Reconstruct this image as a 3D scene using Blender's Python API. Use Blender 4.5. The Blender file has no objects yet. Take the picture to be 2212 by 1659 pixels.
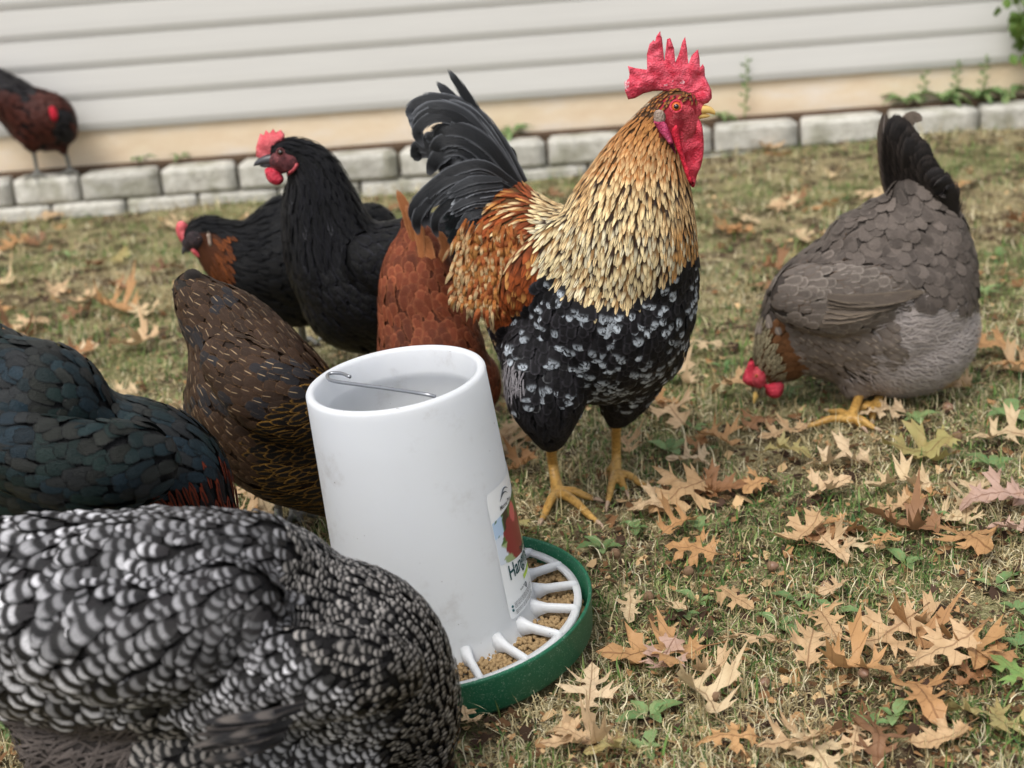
import bpy, bmesh, math, random
import numpy as np
from mathutils import Vector, Matrix, noise
from mathutils.bvhtree import BVHTree
from mathutils.geometry import delaunay_2d_cdt
R = math.radians
random.seed(7); rs = np.random.RandomState(7)
S = bpy.context.scene
C = S.collection

# ------------------------------------------------------------------ camera, sky, sun, exposure
CX, CY, F = 1106.0, 829.5, 3180.0
camd = bpy.data.cameras.new('camera'); cam = bpy.data.objects.new('camera', camd); C.objects.link(cam)
CR = (Matrix.Rotation(R(70), 3, 'X') @ Matrix.Rotation(R(-4.2), 3, 'Z'))
CO = Vector((0, 0, 0.9))
cam.matrix_world = Matrix.Translation(CO) @ CR.to_4x4()
camd.sensor_width = 36; camd.lens = 36 * F / 2212; camd.clip_end = 200; camd.clip_start = 0.05
camd.dof.use_dof = True; camd.dof.focus_distance = 1.78; camd.dof.aperture_fstop = 4.7
S.camera = cam
w = bpy.data.worlds.new('World'); S.world = w; w.use_nodes = True
nt = w.node_tree; bg = nt.nodes['Background']
sky = nt.nodes.new('ShaderNodeTexSky'); sky.sky_type = 'NISHITA'; sky.sun_disc = False
SUN_EL, SUN_AZ = R(58), R(215)          # behind the camera, to the left
sky.sun_elevation = SUN_EL; sky.sun_rotation = SUN_AZ; sky.dust_density = 3.0; sky.air_density = 1.0
hs = nt.nodes.new('ShaderNodeHueSaturation'); hs.inputs['Saturation'].default_value = 0.30
nt.links.new(sky.outputs[0], hs.inputs['Color']); nt.links.new(hs.outputs[0], bg.inputs[0])
bg.inputs[1].default_value = 0.15
sl = bpy.data.lights.new('sun', 'SUN'); sl.energy = 1.5; sl.angle = R(25); sl.color = (1, .96, .9)
so = bpy.data.objects.new('sun', sl); C.objects.link(so)
sd = Vector((math.sin(SUN_AZ) * math.cos(SUN_EL), math.cos(SUN_AZ) * math.cos(SUN_EL), math.sin(SUN_EL)))
so.rotation_euler = sd.to_track_quat('Z', 'Y').to_euler(); so.location = (0, -2, 4)
S.view_settings.view_transform = 'Standard'; S.view_settings.look = 'None'
S.view_settings.exposure = 0.52; S.view_settings.gamma = 1

# ------------------------------------------------------------------ helpers
def P(px, py, Y):
    d = CR @ Vector(((px - CX) / F, -(py - CY) / F, -1)); return CO + d * (Y / d.y)
def G(px, py, z=0.0):
    d = CR @ Vector(((px - CX) / F, -(py - CY) / F, -1)); return CO + d * ((z - CO.z) / d.z)
CRT = CR.transposed()
def dep(p): return -(CRT @ (Vector(p) - CO)).z
def M(rpx, p): return rpx * dep(p) / F
NCR = np.array(CR); NCO = np.array(CO)
def proj(a):
    q = (np.asarray(a) - NCO) @ NCR
    return CX + F * q[:, 0] / -q[:, 2], CY - F * q[:, 1] / -q[:, 2]
def lin(r, g, b):
    f = lambda c: c / 12.92 if c <= .04045 else ((c + .055) / 1.055) ** 2.4
    return (f(r / 255), f(g / 255), f(b / 255))
def L3(c): return np.array(lin(*c))
def gz(x, y):
    a = min(max((x + .5) / 1.6, 0), 1); b = min(max((y - 3.2) / .9, 0), 1)
    return -.02 * b + .055 * a * b + .008 * math.sin(3.1 * x + 1.3) * math.sin(2.7 * y) + .004 * math.sin(9 * x + 2 * y)
def gzn(x, y):
    a = np.clip((x + .5) / 1.6, 0, 1); b = np.clip((y - 3.2) / .9, 0, 1)
    return -.02 * b + .055 * a * b + .008 * np.sin(3.1 * x + 1.3) * np.sin(2.7 * y) + .004 * np.sin(9 * x + 2 * y)
def GT(px, py, up=0.0):
    z = 0
    for _ in range(6):
        p = G(px, py, z + up); z = gz(p.x, p.y)
    return G(px, py, z + up)

def tag(o, label=None, cat=None, group=None, kind=None):
    if label: o['label'] = label
    if cat: o['category'] = cat
    if group: o['group'] = group
    if kind: o['kind'] = kind
    return o
def empty(name, loc=(0, 0, 0), label=None, cat=None, group=None):
    o = bpy.data.objects.new(name, None); C.objects.link(o); o.location = loc; o.empty_display_size = .05
    return tag(o, label, cat, group)
def link(name, me, mats, parent=None, smooth=True):
    o = bpy.data.objects.new(name, me)
    for m in (mats if isinstance(mats, (list, tuple)) else [mats]): me.materials.append(m)
    C.objects.link(o)
    if smooth: me.polygons.foreach_set('use_smooth', np.ones(len(me.polygons), bool))
    if parent:
        o.parent = parent
        loc = Vector((0, 0, 0)); p = parent
        while p: loc += p.location; p = p.parent
        me.transform(Matrix.Translation(-loc))
    return o
def mesh(name, v, f):
    me = bpy.data.meshes.new(name); me.from_pydata([tuple(a) for a in v], [], f); me.update(); return me

# ---- materials
def mat(name, rough=.6, spec=.3):
    m = bpy.data.materials.new(name); m.use_nodes = True
    b = m.node_tree.nodes['Principled BSDF']
    b.inputs['Roughness'].default_value = rough; b.inputs['Specular IOR Level'].default_value = spec
    return m, m.node_tree, b
class N:
    def __init__(s, nt): s.t = nt
    def n(s, ty, **k):
        x = s.t.nodes.new(ty)
        for a, b in k.items(): setattr(x, a, b)
        return x
    def inp(s, sock, v):
        if hasattr(v, 'is_linked'): s.t.links.new(v, sock)
        else: sock.default_value = v
    def m(s, op, a, b=0.0, c=0.0):
        x = s.n('ShaderNodeMath', operation=op); s.inp(x.inputs[0], a); s.inp(x.inputs[1], b); s.inp(x.inputs[2], c); return x.outputs[0]
    def mix(s, f, a, b, bt='MIX'):
        x = s.n('ShaderNodeMixRGB', blend_type=bt); s.inp(x.inputs[0], f)
        s.inp(x.inputs[1], a if hasattr(a, 'is_linked') else (*a, 1)); s.inp(x.inputs[2], b if hasattr(b, 'is_linked') else (*b, 1)); return x.outputs[0]
    def noise(s, vec, scale, detail=3, rough=.5, dist=0):
        x = s.n('ShaderNodeTexNoise'); x.inputs['Scale'].default_value = scale; x.inputs['Detail'].default_value = detail
        x.inputs['Roughness'].default_value = rough; x.inputs['Distortion'].default_value = dist
        if vec: s.t.links.new(vec, x.inputs['Vector'])
        return x.outputs['Fac']
    def ramp(s, f, a, b):
        x = s.n('ShaderNodeMapRange', interpolation_type='SMOOTHSTEP'); s.inp(x.inputs[0], f); x.inputs[1].default_value = a; x.inputs[2].default_value = b
        return x.outputs[0]
    def cramp(s, f, stops):
        x = s.n('ShaderNodeValToRGB'); s.inp(x.inputs[0], f); e = x.color_ramp.elements
        while len(e) < len(stops): e.new(.5)
        for i, (p, c) in enumerate(stops): e[i].position = p; e[i].color = (*c, 1)
        return x.outputs[0]
    def obj(s): return s.n('ShaderNodeTexCoord').outputs['Object']
    def bump(s, h, strength, dist, b):
        x = s.n('ShaderNodeBump'); s.inp(x.inputs['Height'], h); x.inputs['Strength'].default_value = strength; x.inputs['Distance'].default_value = dist
        s.t.links.new(x.outputs[0], b.inputs['Normal'])
def simple(name, col, rough=.6, spec=.3, var=.15, scale=20, bump=0, bdist=.002, bscale=None, sss=0):
    m, t, b = mat(name, rough, spec); n = N(t); o = n.obj()
    f = n.noise(o, scale, 4)
    c = n.mix(f, tuple(x * (1 - var) for x in col), tuple(min(1, x * (1 + var)) for x in col))
    t.links.new(c, b.inputs['Base Color'])
    if bump: n.bump(n.noise(o, bscale or scale * 3, 4), bump, bdist, b)
    if sss: b.inputs['Subsurface Weight'].default_value = sss; b.inputs['Subsurface Radius'].default_value = (.01, .003, .002)
    return m
def plumage(name, kind, rough=.55, spec=.3, rimcol=None, lo=.35, hi=1.1, fib=.4, freq=2.2, fray=20.0, f0=.42, f1=.9):
    m, t, b = mat(name, rough, spec); n = N(t)
    uvn = n.n('ShaderNodeUVMap', uv_map='uv'); sp = n.n('ShaderNodeSeparateXYZ'); t.links.new(uvn.outputs[0], sp.inputs[0])
    u, v = sp.outputs[0], sp.outputs[1]
    A = n.n('ShaderNodeAttribute', attribute_name='ca'); B = n.n('ShaderNodeAttribute', attribute_name='cb'); rnd = A.outputs['Alpha']
    au = n.m('ABSOLUTE', u)
    tip = n.m('MULTIPLY', n.m('SUBTRACT', v, .68), 3.1)
    e = n.m('MAXIMUM', au, tip)
    if kind == 'lace': f = n.ramp(e, lo, hi)
    elif kind == 'shaft':
        f = n.m('MULTIPLY', n.m('SUBTRACT', 1.0, n.ramp(au, .02, .11)), n.m('MULTIPLY', n.ramp(v, .5, .62), n.ramp(rnd, .0, .9)))
    elif kind == 'bars':
        vv = n.m('ADD', v, n.m('ADD', n.m('MULTIPLY', n.m('MULTIPLY', u, u), .10), n.m('MULTIPLY', n.m('SUBTRACT', rnd, .5), .16)))
        band = lambda a, b, c, d: n.m('MULTIPLY', n.ramp(vv, a, b), n.m('SUBTRACT', 1.0, n.ramp(vv, c, d)))
        f = n.m('ADD', band(.66, .79, .86, .95), n.m('MULTIPLY', band(.34, .44, .50, .58), .8))
        f = n.m('MULTIPLY', f, n.m('SUBTRACT', 1.0, n.m('MULTIPLY', n.ramp(au, .35, 1.0), .9)))
    elif kind == 'drop':
        f = n.m('MULTIPLY', n.ramp(v, .30, .72), n.m('SUBTRACT', 1.0, n.m('MULTIPLY', n.ramp(au, .45, 1.0), .75)))
        f = n.m('MULTIPLY', f, n.m('SUBTRACT', 1.0, n.m('MULTIPLY', n.m('SUBTRACT', 1.0, n.ramp(au, .05, .22)), n.ramp(rnd, .45, .7))))
    elif kind == 'tipspot':
        f = n.m('MULTIPLY', n.ramp(v, .5, .8), n.m('SUBTRACT', 1.0, n.ramp(au, .5, 1.1)))
        c0 = n.n('ShaderNodeCombineXYZ'); n.inp(c0.inputs[0], n.m('MULTIPLY', u, 1.6)); n.inp(c0.inputs[1], n.m('MULTIPLY', v, 4.0)); n.inp(c0.inputs[2], n.m('MULTIPLY', rnd, 60.0))
        f = n.m('MULTIPLY', f, n.ramp(n.noise(c0.outputs[0], 1.3, 3, .6), .36, .56))
    col = n.mix(f, A.outputs['Color'], B.outputs['Color'])
    if rimcol: col = n.mix(n.m('MULTIPLY', n.ramp(e, .7, .95), .8), col, rimcol)
    cmb = n.n('ShaderNodeCombineXYZ')
    n.inp(cmb.inputs[0], n.m('MULTIPLY', n.m('ADD', u, n.m('MULTIPLY', au, 0.0)), 7.0))
    n.inp(cmb.inputs[1], n.m('SUBTRACT', n.m('MULTIPLY', v, 9.0), n.m('MULTIPLY', au, 6.0)))
    n.inp(cmb.inputs[2], n.m('MULTIPLY', rnd, 90.0))
    nf = n.noise(cmb.outputs[0], 1.6, 3, .6)
    fac = n.m('ADD', n.m('MULTIPLY', n.m('SUBTRACT', nf, .5), fib * 3), 1.0)
    mul = n.n('ShaderNodeVectorMath', operation='SCALE'); t.links.new(col, mul.inputs[0]); n.inp(mul.inputs['Scale'], fac)
    t.links.new(mul.outputs[0], b.inputs['Base Color'])
    n.bump(nf, .6, .002, b)
    cm2 = n.n('ShaderNodeCombineXYZ'); n.inp(cm2.inputs[0], n.m('SUBTRACT', n.m('MULTIPLY', v, fray), n.m('MULTIPLY', au, fray * .45)))
    n.inp(cm2.inputs[1], n.m('ADD', n.m('MULTIPLY', rnd, 70.0), n.m('MULTIPLY', n.m('SIGN', u), 5.0)))
    fn = n.noise(cm2.outputs[0], 1.0, 2, .6)
    e2 = n.m('MAXIMUM', au, n.m('MULTIPLY', n.m('SUBTRACT', v, .80), 5.0))
    al = n.m('LESS_THAN', e2, n.m('ADD', f0, n.m('MULTIPLY', fn, f1)))
    n.inp(b.inputs['Alpha'], al)
    return m
PL = {
 'lace': plumage('feather_laced', 'lace', spec=.14),
 'edge': plumage('feather_edged', 'lace', rough=.42, spec=.2, lo=.55, hi=.98, fray=30.0),
 'shaft': plumage('feather_pencilled', 'shaft', rimcol=lin(96, 70, 44), rough=.5, spec=.18),
 'bars': plumage('feather_barred', 'bars', rough=.38, spec=.34, fray=24.0, f0=.45, f1=.9, fib=.55),
 'tipspot': plumage('feather_spangled', 'tipspot', rough=.5, spec=.15),
 'hackle': plumage('feather_hackle', 'lace', lo=.12, hi=.55, rough=.5, spec=.15),
 'drop': plumage('feather_drop', 'drop', rough=.5, spec=.2, fray=16.0),
 'black': plumage('feather_black', 'lace', rough=.42, spec=.16, lo=.55, hi=1.0),
}
MK = list(PL)
def skinmat():
    m, t, b = mat('feather_base', .7, .2); n = N(t)
    A = n.n('ShaderNodeAttribute', attribute_name='ca'); f = n.noise(n.obj(), 260, 3)
    c = n.mix(f, A.outputs['Color'], (0, 0, 0)); c = n.mix(.5, A.outputs['Color'], c)
    t.links.new(c, b.inputs['Base Color']); n.bump(f, .5, .003, b); return m
SKIN = skinmat()

# ---- chains of spheres -> one continuous body surface
ICO = None
def ico():
    global ICO
    if ICO is None:
        bm = bmesh.new(); bmesh.ops.create_icosphere(bm, subdivisions=3, radius=1)
        ICO = (np.array([v.co[:] for v in bm.verts]), np.array([[v.index for v in f.verts] for f in bm.faces])); bm.free()
    return ICO
def crom(pts, k):
    pts = np.asarray(pts, float); p = np.vstack([2 * pts[0] - pts[1], pts, 2 * pts[-1] - pts[-2]]); out = []
    for i in range(1, len(p) - 2):
        for j in range(k):
            t = j / k
            out.append(.5 * ((2 * p[i]) + (-p[i-1] + p[i+1]) * t + (2*p[i-1] - 5*p[i] + 4*p[i+1] - p[i+2]) * t*t + (-p[i-1] + 3*p[i] - 3*p[i+1] + p[i+2]) * t**3))
    out.append(p[-2]); return np.array(out)
def chain(nodes, k=6):
    """nodes (px,py,Y,r_px[,squash]) -> world samples [x,y,z,r,squash]"""
    a = []
    for nd in nodes:
        p = P(*nd[:3]); a.append([*p, M(nd[3], p), nd[4] if len(nd) > 4 else .92])
    return crom(a, k)
def remesh(samples, voxel, smooth=8):
    V, Fc = ico(); vs = []; fs = []; o = 0
    for s in samples:
        vs.append(V * np.array([s[3], s[3] * s[4], s[3]]) + s[:3]); fs.append(Fc + o); o += len(V)
    vs = np.vstack(vs); fs = np.vstack(fs)
    me = bpy.data.meshes.new('tmp'); me.from_pydata(vs.tolist(), [], fs.tolist())
    ob = bpy.data.objects.new('tmp', me); C.objects.link(ob)
    m = ob.modifiers.new('r', 'REMESH'); m.mode = 'VOXEL'; m.voxel_size = voxel
    if smooth: m2 = ob.modifiers.new('s', 'SMOOTH'); m2.iterations = smooth; m2.factor = .6
    dg = bpy.context.evaluated_depsgraph_get(); ev = ob.evaluated_get(dg)
    r = bpy.data.meshes.new_from_object(ev)
    bpy.data.objects.remove(ob); bpy.data.meshes.remove(me); return r
def rawmesh(me):
    n = len(me.vertices); v = np.empty(n * 3); me.vertices.foreach_get('co', v); v = v.reshape(-1, 3)
    f = [tuple(p.vertices) for p in me.polygons]; return v, f

ROWS = np.array([0, .28, .52, .72, .88, 1.0])
SHAPES = {
 'round': np.array([.45, .8, .98, 1.0, .78, .12]),
 'hackle': np.array([.5, .85, 1.0, .85, .5, .05]),
 'long': np.array([.55, .95, 1.0, .95, .7, .1]),
 'fluff': np.array([.5, .7, .6, .45, .25, .02]),
}
class Part:
    def __init__(s): s.v = []; s.f = []; s.ca = []; s.cb = []; s.uv = []; s.mi = []; s.n = 0
    def ribbon(s, c, side, nr, w, ca, cb, mk, cup=.12, rows=None, rnd=None):
        R_ = len(c); rows = np.linspace(0, 1, R_) if rows is None else rows
        a = np.empty((R_, 3, 3)); a[:, 0] = c - side * w[:, None]; a[:, 1] = c + nr * (w * cup)[:, None]; a[:, 2] = c + side * w[:, None]
        s.v.append(a.reshape(-1, 3)); o = s.n; s.n += R_ * 3
        i = np.arange(R_ - 1)[:, None] * 3 + np.array([[0, 1]])
        i = i.reshape(-1) + o
        s.f.append(np.stack([i, i + 1, i + 4, i + 3], 1))
        r = random.random() if rnd is None else rnd
        s.ca.append(np.tile([*ca, r], (R_ * 3, 1))); s.cb.append(np.tile([*cb, 1], (R_ * 3, 1)))
        uv = np.empty((R_, 3, 2)); uv[:, :, 0] = [-1, 0, 1]; uv[:, :, 1] = rows[:, None]; s.uv.append(uv.reshape(-1, 2))
        s.mi.append(np.full(len(i), MK.index(mk)))
    def skin(s, v, f, col):
        s.v.append(v); f = [tuple(x + s.n for x in q) for q in f]; s.n += len(v)
        q = np.array([x if len(x) == 4 else (*x, x[-1]) for x in f]); s.f.append(q)
        s.ca.append(np.hstack([col, np.full((len(v), 1), .5)])); s.cb.append(np.hstack([col, np.ones((len(v), 1))]))
        s.uv.append(np.zeros((len(v), 2))); s.mi.append(np.full(len(q), len(MK)))
    def build(s, name, parent=None):
        v = np.vstack(s.v); f = np.vstack(s.f).astype(int); me = bpy.data.meshes.new(name)
        mi = np.concatenate(s.mi)
        tri = f[:, 2] == f[:, 3]
        lt = np.where(tri, 3, 4); ls = np.concatenate([[0], np.cumsum(lt)[:-1]])
        flat = f.reshape(-1)[~(np.stack([np.zeros_like(tri)] * 3 + [tri], 1).reshape(-1))]
        me.vertices.add(len(v)); me.vertices.foreach_set('co', v.reshape(-1))
        me.loops.add(len(flat)); me.loops.foreach_set('vertex_index', flat)
        me.polygons.add(len(f)); me.polygons.foreach_set('loop_start', ls); me.polygons.foreach_set('loop_total', lt)
        me.polygons.foreach_set('material_index', mi)
        for nm, arr in (('ca', s.ca), ('cb', s.cb)):
            at = me.attributes.new(nm, 'FLOAT_COLOR', 'POINT'); at.data.foreach_set('color', np.vstack(arr).reshape(-1))
        uvl = me.uv_layers.new(name='uv'); uv = np.vstack(s.uv); uvl.data.foreach_set('uv', uv[flat].reshape(-1))
        me.update(calc_edges=True); me.validate()
        return link(name, me, [PL[k] for k in MK] + [SKIN], parent)
CAMN = np.array(CO)
def unit(a): return a / (np.linalg.norm(a) + 1e-12)
def pribbon(part, pts, wpx, ca, cb, mk='edge', shape='long', k=5, cup=.12, twist=0, jit=.1, wander=4.0):
    """a single long feather along (px,py,Y) points, root first"""
    jx, jy = random.gauss(0, wander), random.gauss(0, wander); q = []
    for i, p in enumerate(pts):
        t_ = i / (len(pts) - 1); jx += random.gauss(0, wander * .6); jy += random.gauss(0, wander * .6); q.append((p[0] + jx * (.4 + t_), p[1] + jy * (.4 + t_), p[2] + random.uniform(-.002, .002)))
    c = crom([list(P(*p)) for p in q], k); n = len(c); wpx *= random.uniform(.8, 1.15) if wander > 2 else 1
    t = np.gradient(c, axis=0); t /= np.linalg.norm(t, axis=1)[:, None]
    view = CAMN - c; view /= np.linalg.norm(view, axis=1)[:, None]
    view = view + np.array([0, 0, .25]); side = np.cross(t, view); side /= np.linalg.norm(side, axis=1)[:, None]
    nr = np.cross(side, t)
    if twist:
        a = twist; side, nr = side * math.cos(a) + nr * math.sin(a), nr * math.cos(a) - side * math.sin(a)
    rows = np.linspace(0, 1, n); ww = np.interp(rows, ROWS, SHAPES[shape]) * M(wpx, Vector(c[0]))
    j = 1 + random.uniform(-jit, jit)
    part.ribbon(c, side, nr, ww, np.array(ca) * j, np.array(cb) * j, mk, cup, rows)

def feathers(parts, me, samples, region, ncand, seed, skincol, main='body', facing=-.45, gap=.0012):
    rg = np.random.RandomState(seed); random.seed(seed)
    v, f = rawmesh(me); tris = []
    for q in f:
        for i in range(1, len(q) - 1): tris.append((q[0], q[i], q[i+1]))
    tris = np.array(tris); a, b, c = v[tris[:, 0]], v[tris[:, 1]], v[tris[:, 2]]
    nr = np.cross(b - a, c - a); ar = np.linalg.norm(nr, axis=1); nr /= ar[:, None] + 1e-12
    bvh = BVHTree.FromPolygons(v.tolist(), f)
    idx = rg.choice(len(tris), ncand, p=ar / ar.sum()); r1 = np.sqrt(rg.rand(ncand)); r2 = rg.rand(ncand)
    p = a[idx] * (1 - r1)[:, None] + b[idx] * (r1 * (1 - r2))[:, None] + c[idx] * (r1 * r2)[:, None]
    pn = nr[idx]; px, py = proj(p)
    view = CAMN - p; view /= np.linalg.norm(view, axis=1)[:, None]; fac = (view * pn).sum(1)
    tan = np.vstack([np.gradient(s[:, :3], axis=0) for s in samples]); tan /= np.linalg.norm(tan, axis=1)[:, None] + 1e-9
    sp = np.vstack([s for s in samples])
    cid = np.concatenate([np.full(len(s), i) for i, s in enumerate(samples)])
    hashg = {}; cell = .02
    for i in range(ncand):
        if fac[i] < facing: continue
        q = p[i]; d = np.linalg.norm(sp[:, :3] - q, axis=1) - sp[:, 3]
        k = d.argmin()
        rr = region(px[i], py[i], cid[k], q, pn[i])
        if rr is None: continue
        gap_ = rr['s']; cl = (int(q[0] // cell), int(q[1] // cell), int(q[2] // cell)); ok = True
        for dx in (-1, 0, 1):
            for dy in (-1, 0, 1):
                for dz in (-1, 0, 1):
                    for o in hashg.get((cl[0]+dx, cl[1]+dy, cl[2]+dz), ()):
                        if (o[0]-q[0])**2 + (o[1]-q[1])**2 + (o[2]-q[2])**2 < gap_ * gap_: ok = False; break
                    if not ok: break
                if not ok: break
            if not ok: break
        if not ok: continue
        hashg.setdefault(cl, []).append(tuple(q))
        if 'flow' in rr: fl = np.array(rr['flow'], float)
        else:
            wt = np.exp(-np.maximum(d - d[k], 0) / .010); fl = (tan * wt[:, None]).sum(0)
        fl = unit(fl) + np.array([0, 0, -rr.get('droop', .15)]) + rg.randn(3) * rr.get('jit', .12)
        Ln = rr['L'] * rg.uniform(.85, 1.15); W = rr['W'] * rg.uniform(.85, 1.15); lift = rr.get('lift', .12) * .62
        cs = []; sd_ = []; nn = []
        pos = q; n_ = pn[i]; f_ = unit(fl - n_ * fl.dot(n_)); prev = 0
        off0 = gap + rg.rand() * .0012
        for r_ in ROWS:
            st = (r_ - prev) * Ln; prev = r_
            pos2 = pos + f_ * st
            if st > 0:
                hit = bvh.find_nearest(Vector(pos2))
                if hit[0] is not None:
                    nn_ = np.array(hit[1]); 
                    if nn_.dot(n_) > .2:
                        pos2 = np.array(hit[0]); n_ = unit(n_ + nn_)
                f_ = unit(f_ - n_ * f_.dot(n_)) 
            pos = pos2
            cs.append(pos + n_ * (off0 + lift * r_ * Ln)); nn.append(n_); sd_.append(unit(np.cross(f_, n_)))
        part = parts.setdefault(rr.get('part', main), Part())
        j = 1 + rg.uniform(-1, 1) * rr.get('cj', .18)
        part.ribbon(np.array(cs), np.array(sd_), np.array(nn), SHAPES[rr.get('shape', 'round')] * W, np.array(rr['ca']) * j, np.array(rr['cb']) * j,
                    rr.get('m', 'lace'), rr.get('cup', .16), ROWS, rg.rand())
    vx, vy = proj(v); cols = np.array([skincol(x, y, q) for x, y, q in zip(vx, vy, v)])
    parts.setdefault(main, Part()).skin(v, f, cols)
def bodymesh(samples, voxel=.006, smooth=8): return remesh(np.vstack(samples), voxel, smooth)

def tube(pts, radii, seg=10, cap=True):
    pts = [Vector(p) for p in pts]; V = []; Fc = []; n = len(pts); up = None
    for i, p in enumerate(pts):
        t = (pts[min(i+1, n-1)] - pts[max(i-1, 0)]).normalized()
        if up is None: up = t.orthogonal().normalized()
        else: up = (up - t * up.dot(t)).normalized()
        b = t.cross(up)
        for j in range(seg):
            a = 2 * math.pi * j / seg; V.append(p + (up * math.cos(a) + b * math.sin(a)) * radii[i])
    for i in range(n - 1):
        for j in range(seg): Fc.append((i*seg+j, i*seg+(j+1) % seg, (i+1)*seg+(j+1) % seg, (i+1)*seg+j))
    if cap: Fc.append(tuple(range(seg))[::-1]); Fc.append(tuple(range((n-1)*seg, n*seg)))
    return V, Fc
class MB:
    def __init__(s): s.v = []; s.f = []
    def add(s, v, f): o = len(s.v); s.v += [tuple(a) for a in v]; s.f += [tuple(i + o for i in q) for q in f]; return s
    def tube(s, pts, radii, seg=10, k=0):
        if not hasattr(radii, '__len__'): radii = [radii] * len(pts)
        if k: a = crom([[*p, r] for p, r in zip(pts, radii)], k); pts = a[:, :3]; radii = a[:, 3]
        return s.add(*tube(pts, radii, seg))
    def ell(s, c, r, rot=None):
        V, Fc = ico(); q = V * np.array(r)
        if rot is not None: q = q @ np.array(rot).T
        return s.add(q + np.array(c), Fc.tolist())
    def box(s, lo, hi):
        x0, y0, z0 = lo; x1, y1, z1 = hi
        return s.add([(x0,y0,z0),(x1,y0,z0),(x1,y1,z0),(x0,y1,z0),(x0,y0,z1),(x1,y0,z1),(x1,y1,z1),(x0,y1,z1)],
                     [(0,3,2,1),(4,5,6,7),(0,1,5,4),(1,2,6,5),(2,3,7,6),(3,0,4,7)])
    def build(s, name, m, parent=None, smooth=True): return link(name, mesh(name, s.v, s.f), m, parent, smooth)
def smoothpoly(poly, k=3):
    p = np.array(poly, float); n = len(p); q = np.vstack([p[-1:], p, p[:2]]); out = []
    for i in range(1, n + 1):
        for j in range(k):
            t = j / k; out.append(.5 * ((2*q[i]) + (-q[i-1]+q[i+1])*t + (2*q[i-1]-5*q[i]+4*q[i+1]-q[i+2])*t*t + (-q[i-1]+3*q[i]-3*q[i+1]+q[i+2])*t**3))
    return np.array(out)
def puffy(name, poly, Y, thick, m, parent, step=6, wob=0, bend=None, sm=0, flare=10, rim=0):
    """closed fleshy shape: outline in picture units on the plane at Y, swelling to 'thick' metres"""
    if sm: poly = smoothpoly(poly, sm)
    poly = [tuple(p) for p in poly]; n = len(poly)
    A = np.array(poly); B = np.roll(A, -1, 0)
    def dist(q):
        ab = B - A; t = np.clip(((q - A) * ab).sum(1) / ((ab * ab).sum(1) + 1e-9), 0, 1); return np.sqrt(((A + ab * t[:, None] - q) ** 2).sum(1)).min()
    def inside(q):
        x, y = q; c = (A[:, 1] > y) != (B[:, 1] > y)
        xs = (B[:, 0] - A[:, 0]) * (y - A[:, 1]) / (B[:, 1] - A[:, 1] + 1e-12) + A[:, 0]; return (c & (x < xs)).sum() % 2 == 1
    pts = [Vector(p) for p in poly]
    x0, y0 = A.min(0); x1, y1 = A.max(0); y = y0 + step / 2; r = 0
    while y < y1:
        x = x0 + (step / 2 if r % 2 else step)
        while x < x1:
            q = np.array((x + random.uniform(-.2, .2) * step, y))
            if inside(q) and dist(q) > step * .45: pts.append(Vector(q))
            x += step
        y += step * .87; r += 1
    res = delaunay_2d_cdt(pts, [(i, (i+1) % n) for i in range(n)], [list(range(n))], 1, 1e-4)
    V2, E, Fc = res[0], res[1], res[2]
    V = []; idx = {}; fs = []
    c0 = P(float(A[:, 0].mean()), float(A[:, 1].mean()), Y); back = (c0 - CO).normalized()
    dd = [dist(np.array(q)) for q in V2]
    for sgn in (-1, 1):
        for i, q in enumerate(V2):
            d = dd[i]; h = thick * (1 - (1 - min(d / flare, 1)) ** 2) ** .5 + rim * math.exp(-((d - 4) / 4) ** 2) * (d > .01)
            base = P(q.x, q.y, Y)
            if bend: base = base + back * bend(q.x, q.y)
            wv = wob * noise.noise(Vector((q.x * .045, q.y * .045, 3.3)))
            onb = d < 1e-3
            if sgn == 1 and onb: idx[(1, i)] = idx[(-1, i)]; continue
            V.append(base + back * (sgn * h + wv)); idx[(sgn, i)] = len(V) - 1
    for f in Fc:
        fs.append(tuple(idx[(-1, i)] for i in f)); fs.append(tuple(idx[(1, i)] for i in reversed(f)))
    me = mesh(name, V, fs); bm = bmesh.new(); bm.from_mesh(me); bmesh.ops.recalc_face_normals(bm, faces=bm.faces); bm.to_mesh(me); bm.free()
    return link(name, me, m, parent)

# ------------------------------------------------------------------ shared flesh materials
def flesh(name, c1, c2, spots=0):
    m, t, b = mat(name, .68, .2); n = N(t); o = n.obj()
    f = n.noise(o, 90, 5, .6); c = n.mix(n.ramp(f, .3, .7), c1, c2)
    if spots:
        g = n.noise(o, 55, 4, .6); c = n.mix(n.m('MULTIPLY', n.ramp(g, .64, .70), spots), c, lin(226, 196, 200))
        g2 = n.noise(o, 75, 3, .6, 1); c = n.mix(n.m('MULTIPLY', n.ramp(g2, .69, .73), spots * .8), c, lin(70, 20, 25))
    t.links.new(c, b.inputs['Base Color'])
    v = n.n('ShaderNodeTexVoronoi'); v.inputs['Scale'].default_value = 420; t.links.new(o, v.inputs['Vector'])
    n.bump(n.m('ADD', v.outputs['Distance'], n.m('MULTIPLY', f, 3.0)), .8, .0018, b)
    b.inputs['Subsurface Weight'].default_value = .12; b.inputs['Subsurface Radius'].default_value = (.008, .002, .002); b.inputs['Subsurface Scale'].default_value = .6
    return m
RED = flesh('comb_red', lin(182, 38, 58), lin(214, 78, 94)); COMBR = flesh('comb_scabbed', lin(188, 48, 68), lin(222, 100, 116), .8)
PINK = flesh('comb_pink', lin(205, 84, 92), lin(228, 120, 124)); DRED = flesh('wattle_red', lin(176, 22, 44), lin(206, 48, 68))
FACE = flesh('face_skin', lin(150, 40, 52), lin(200, 84, 92)); DFACE = flesh('dark_face_skin', lin(70, 40, 44), lin(120, 66, 68))
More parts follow.
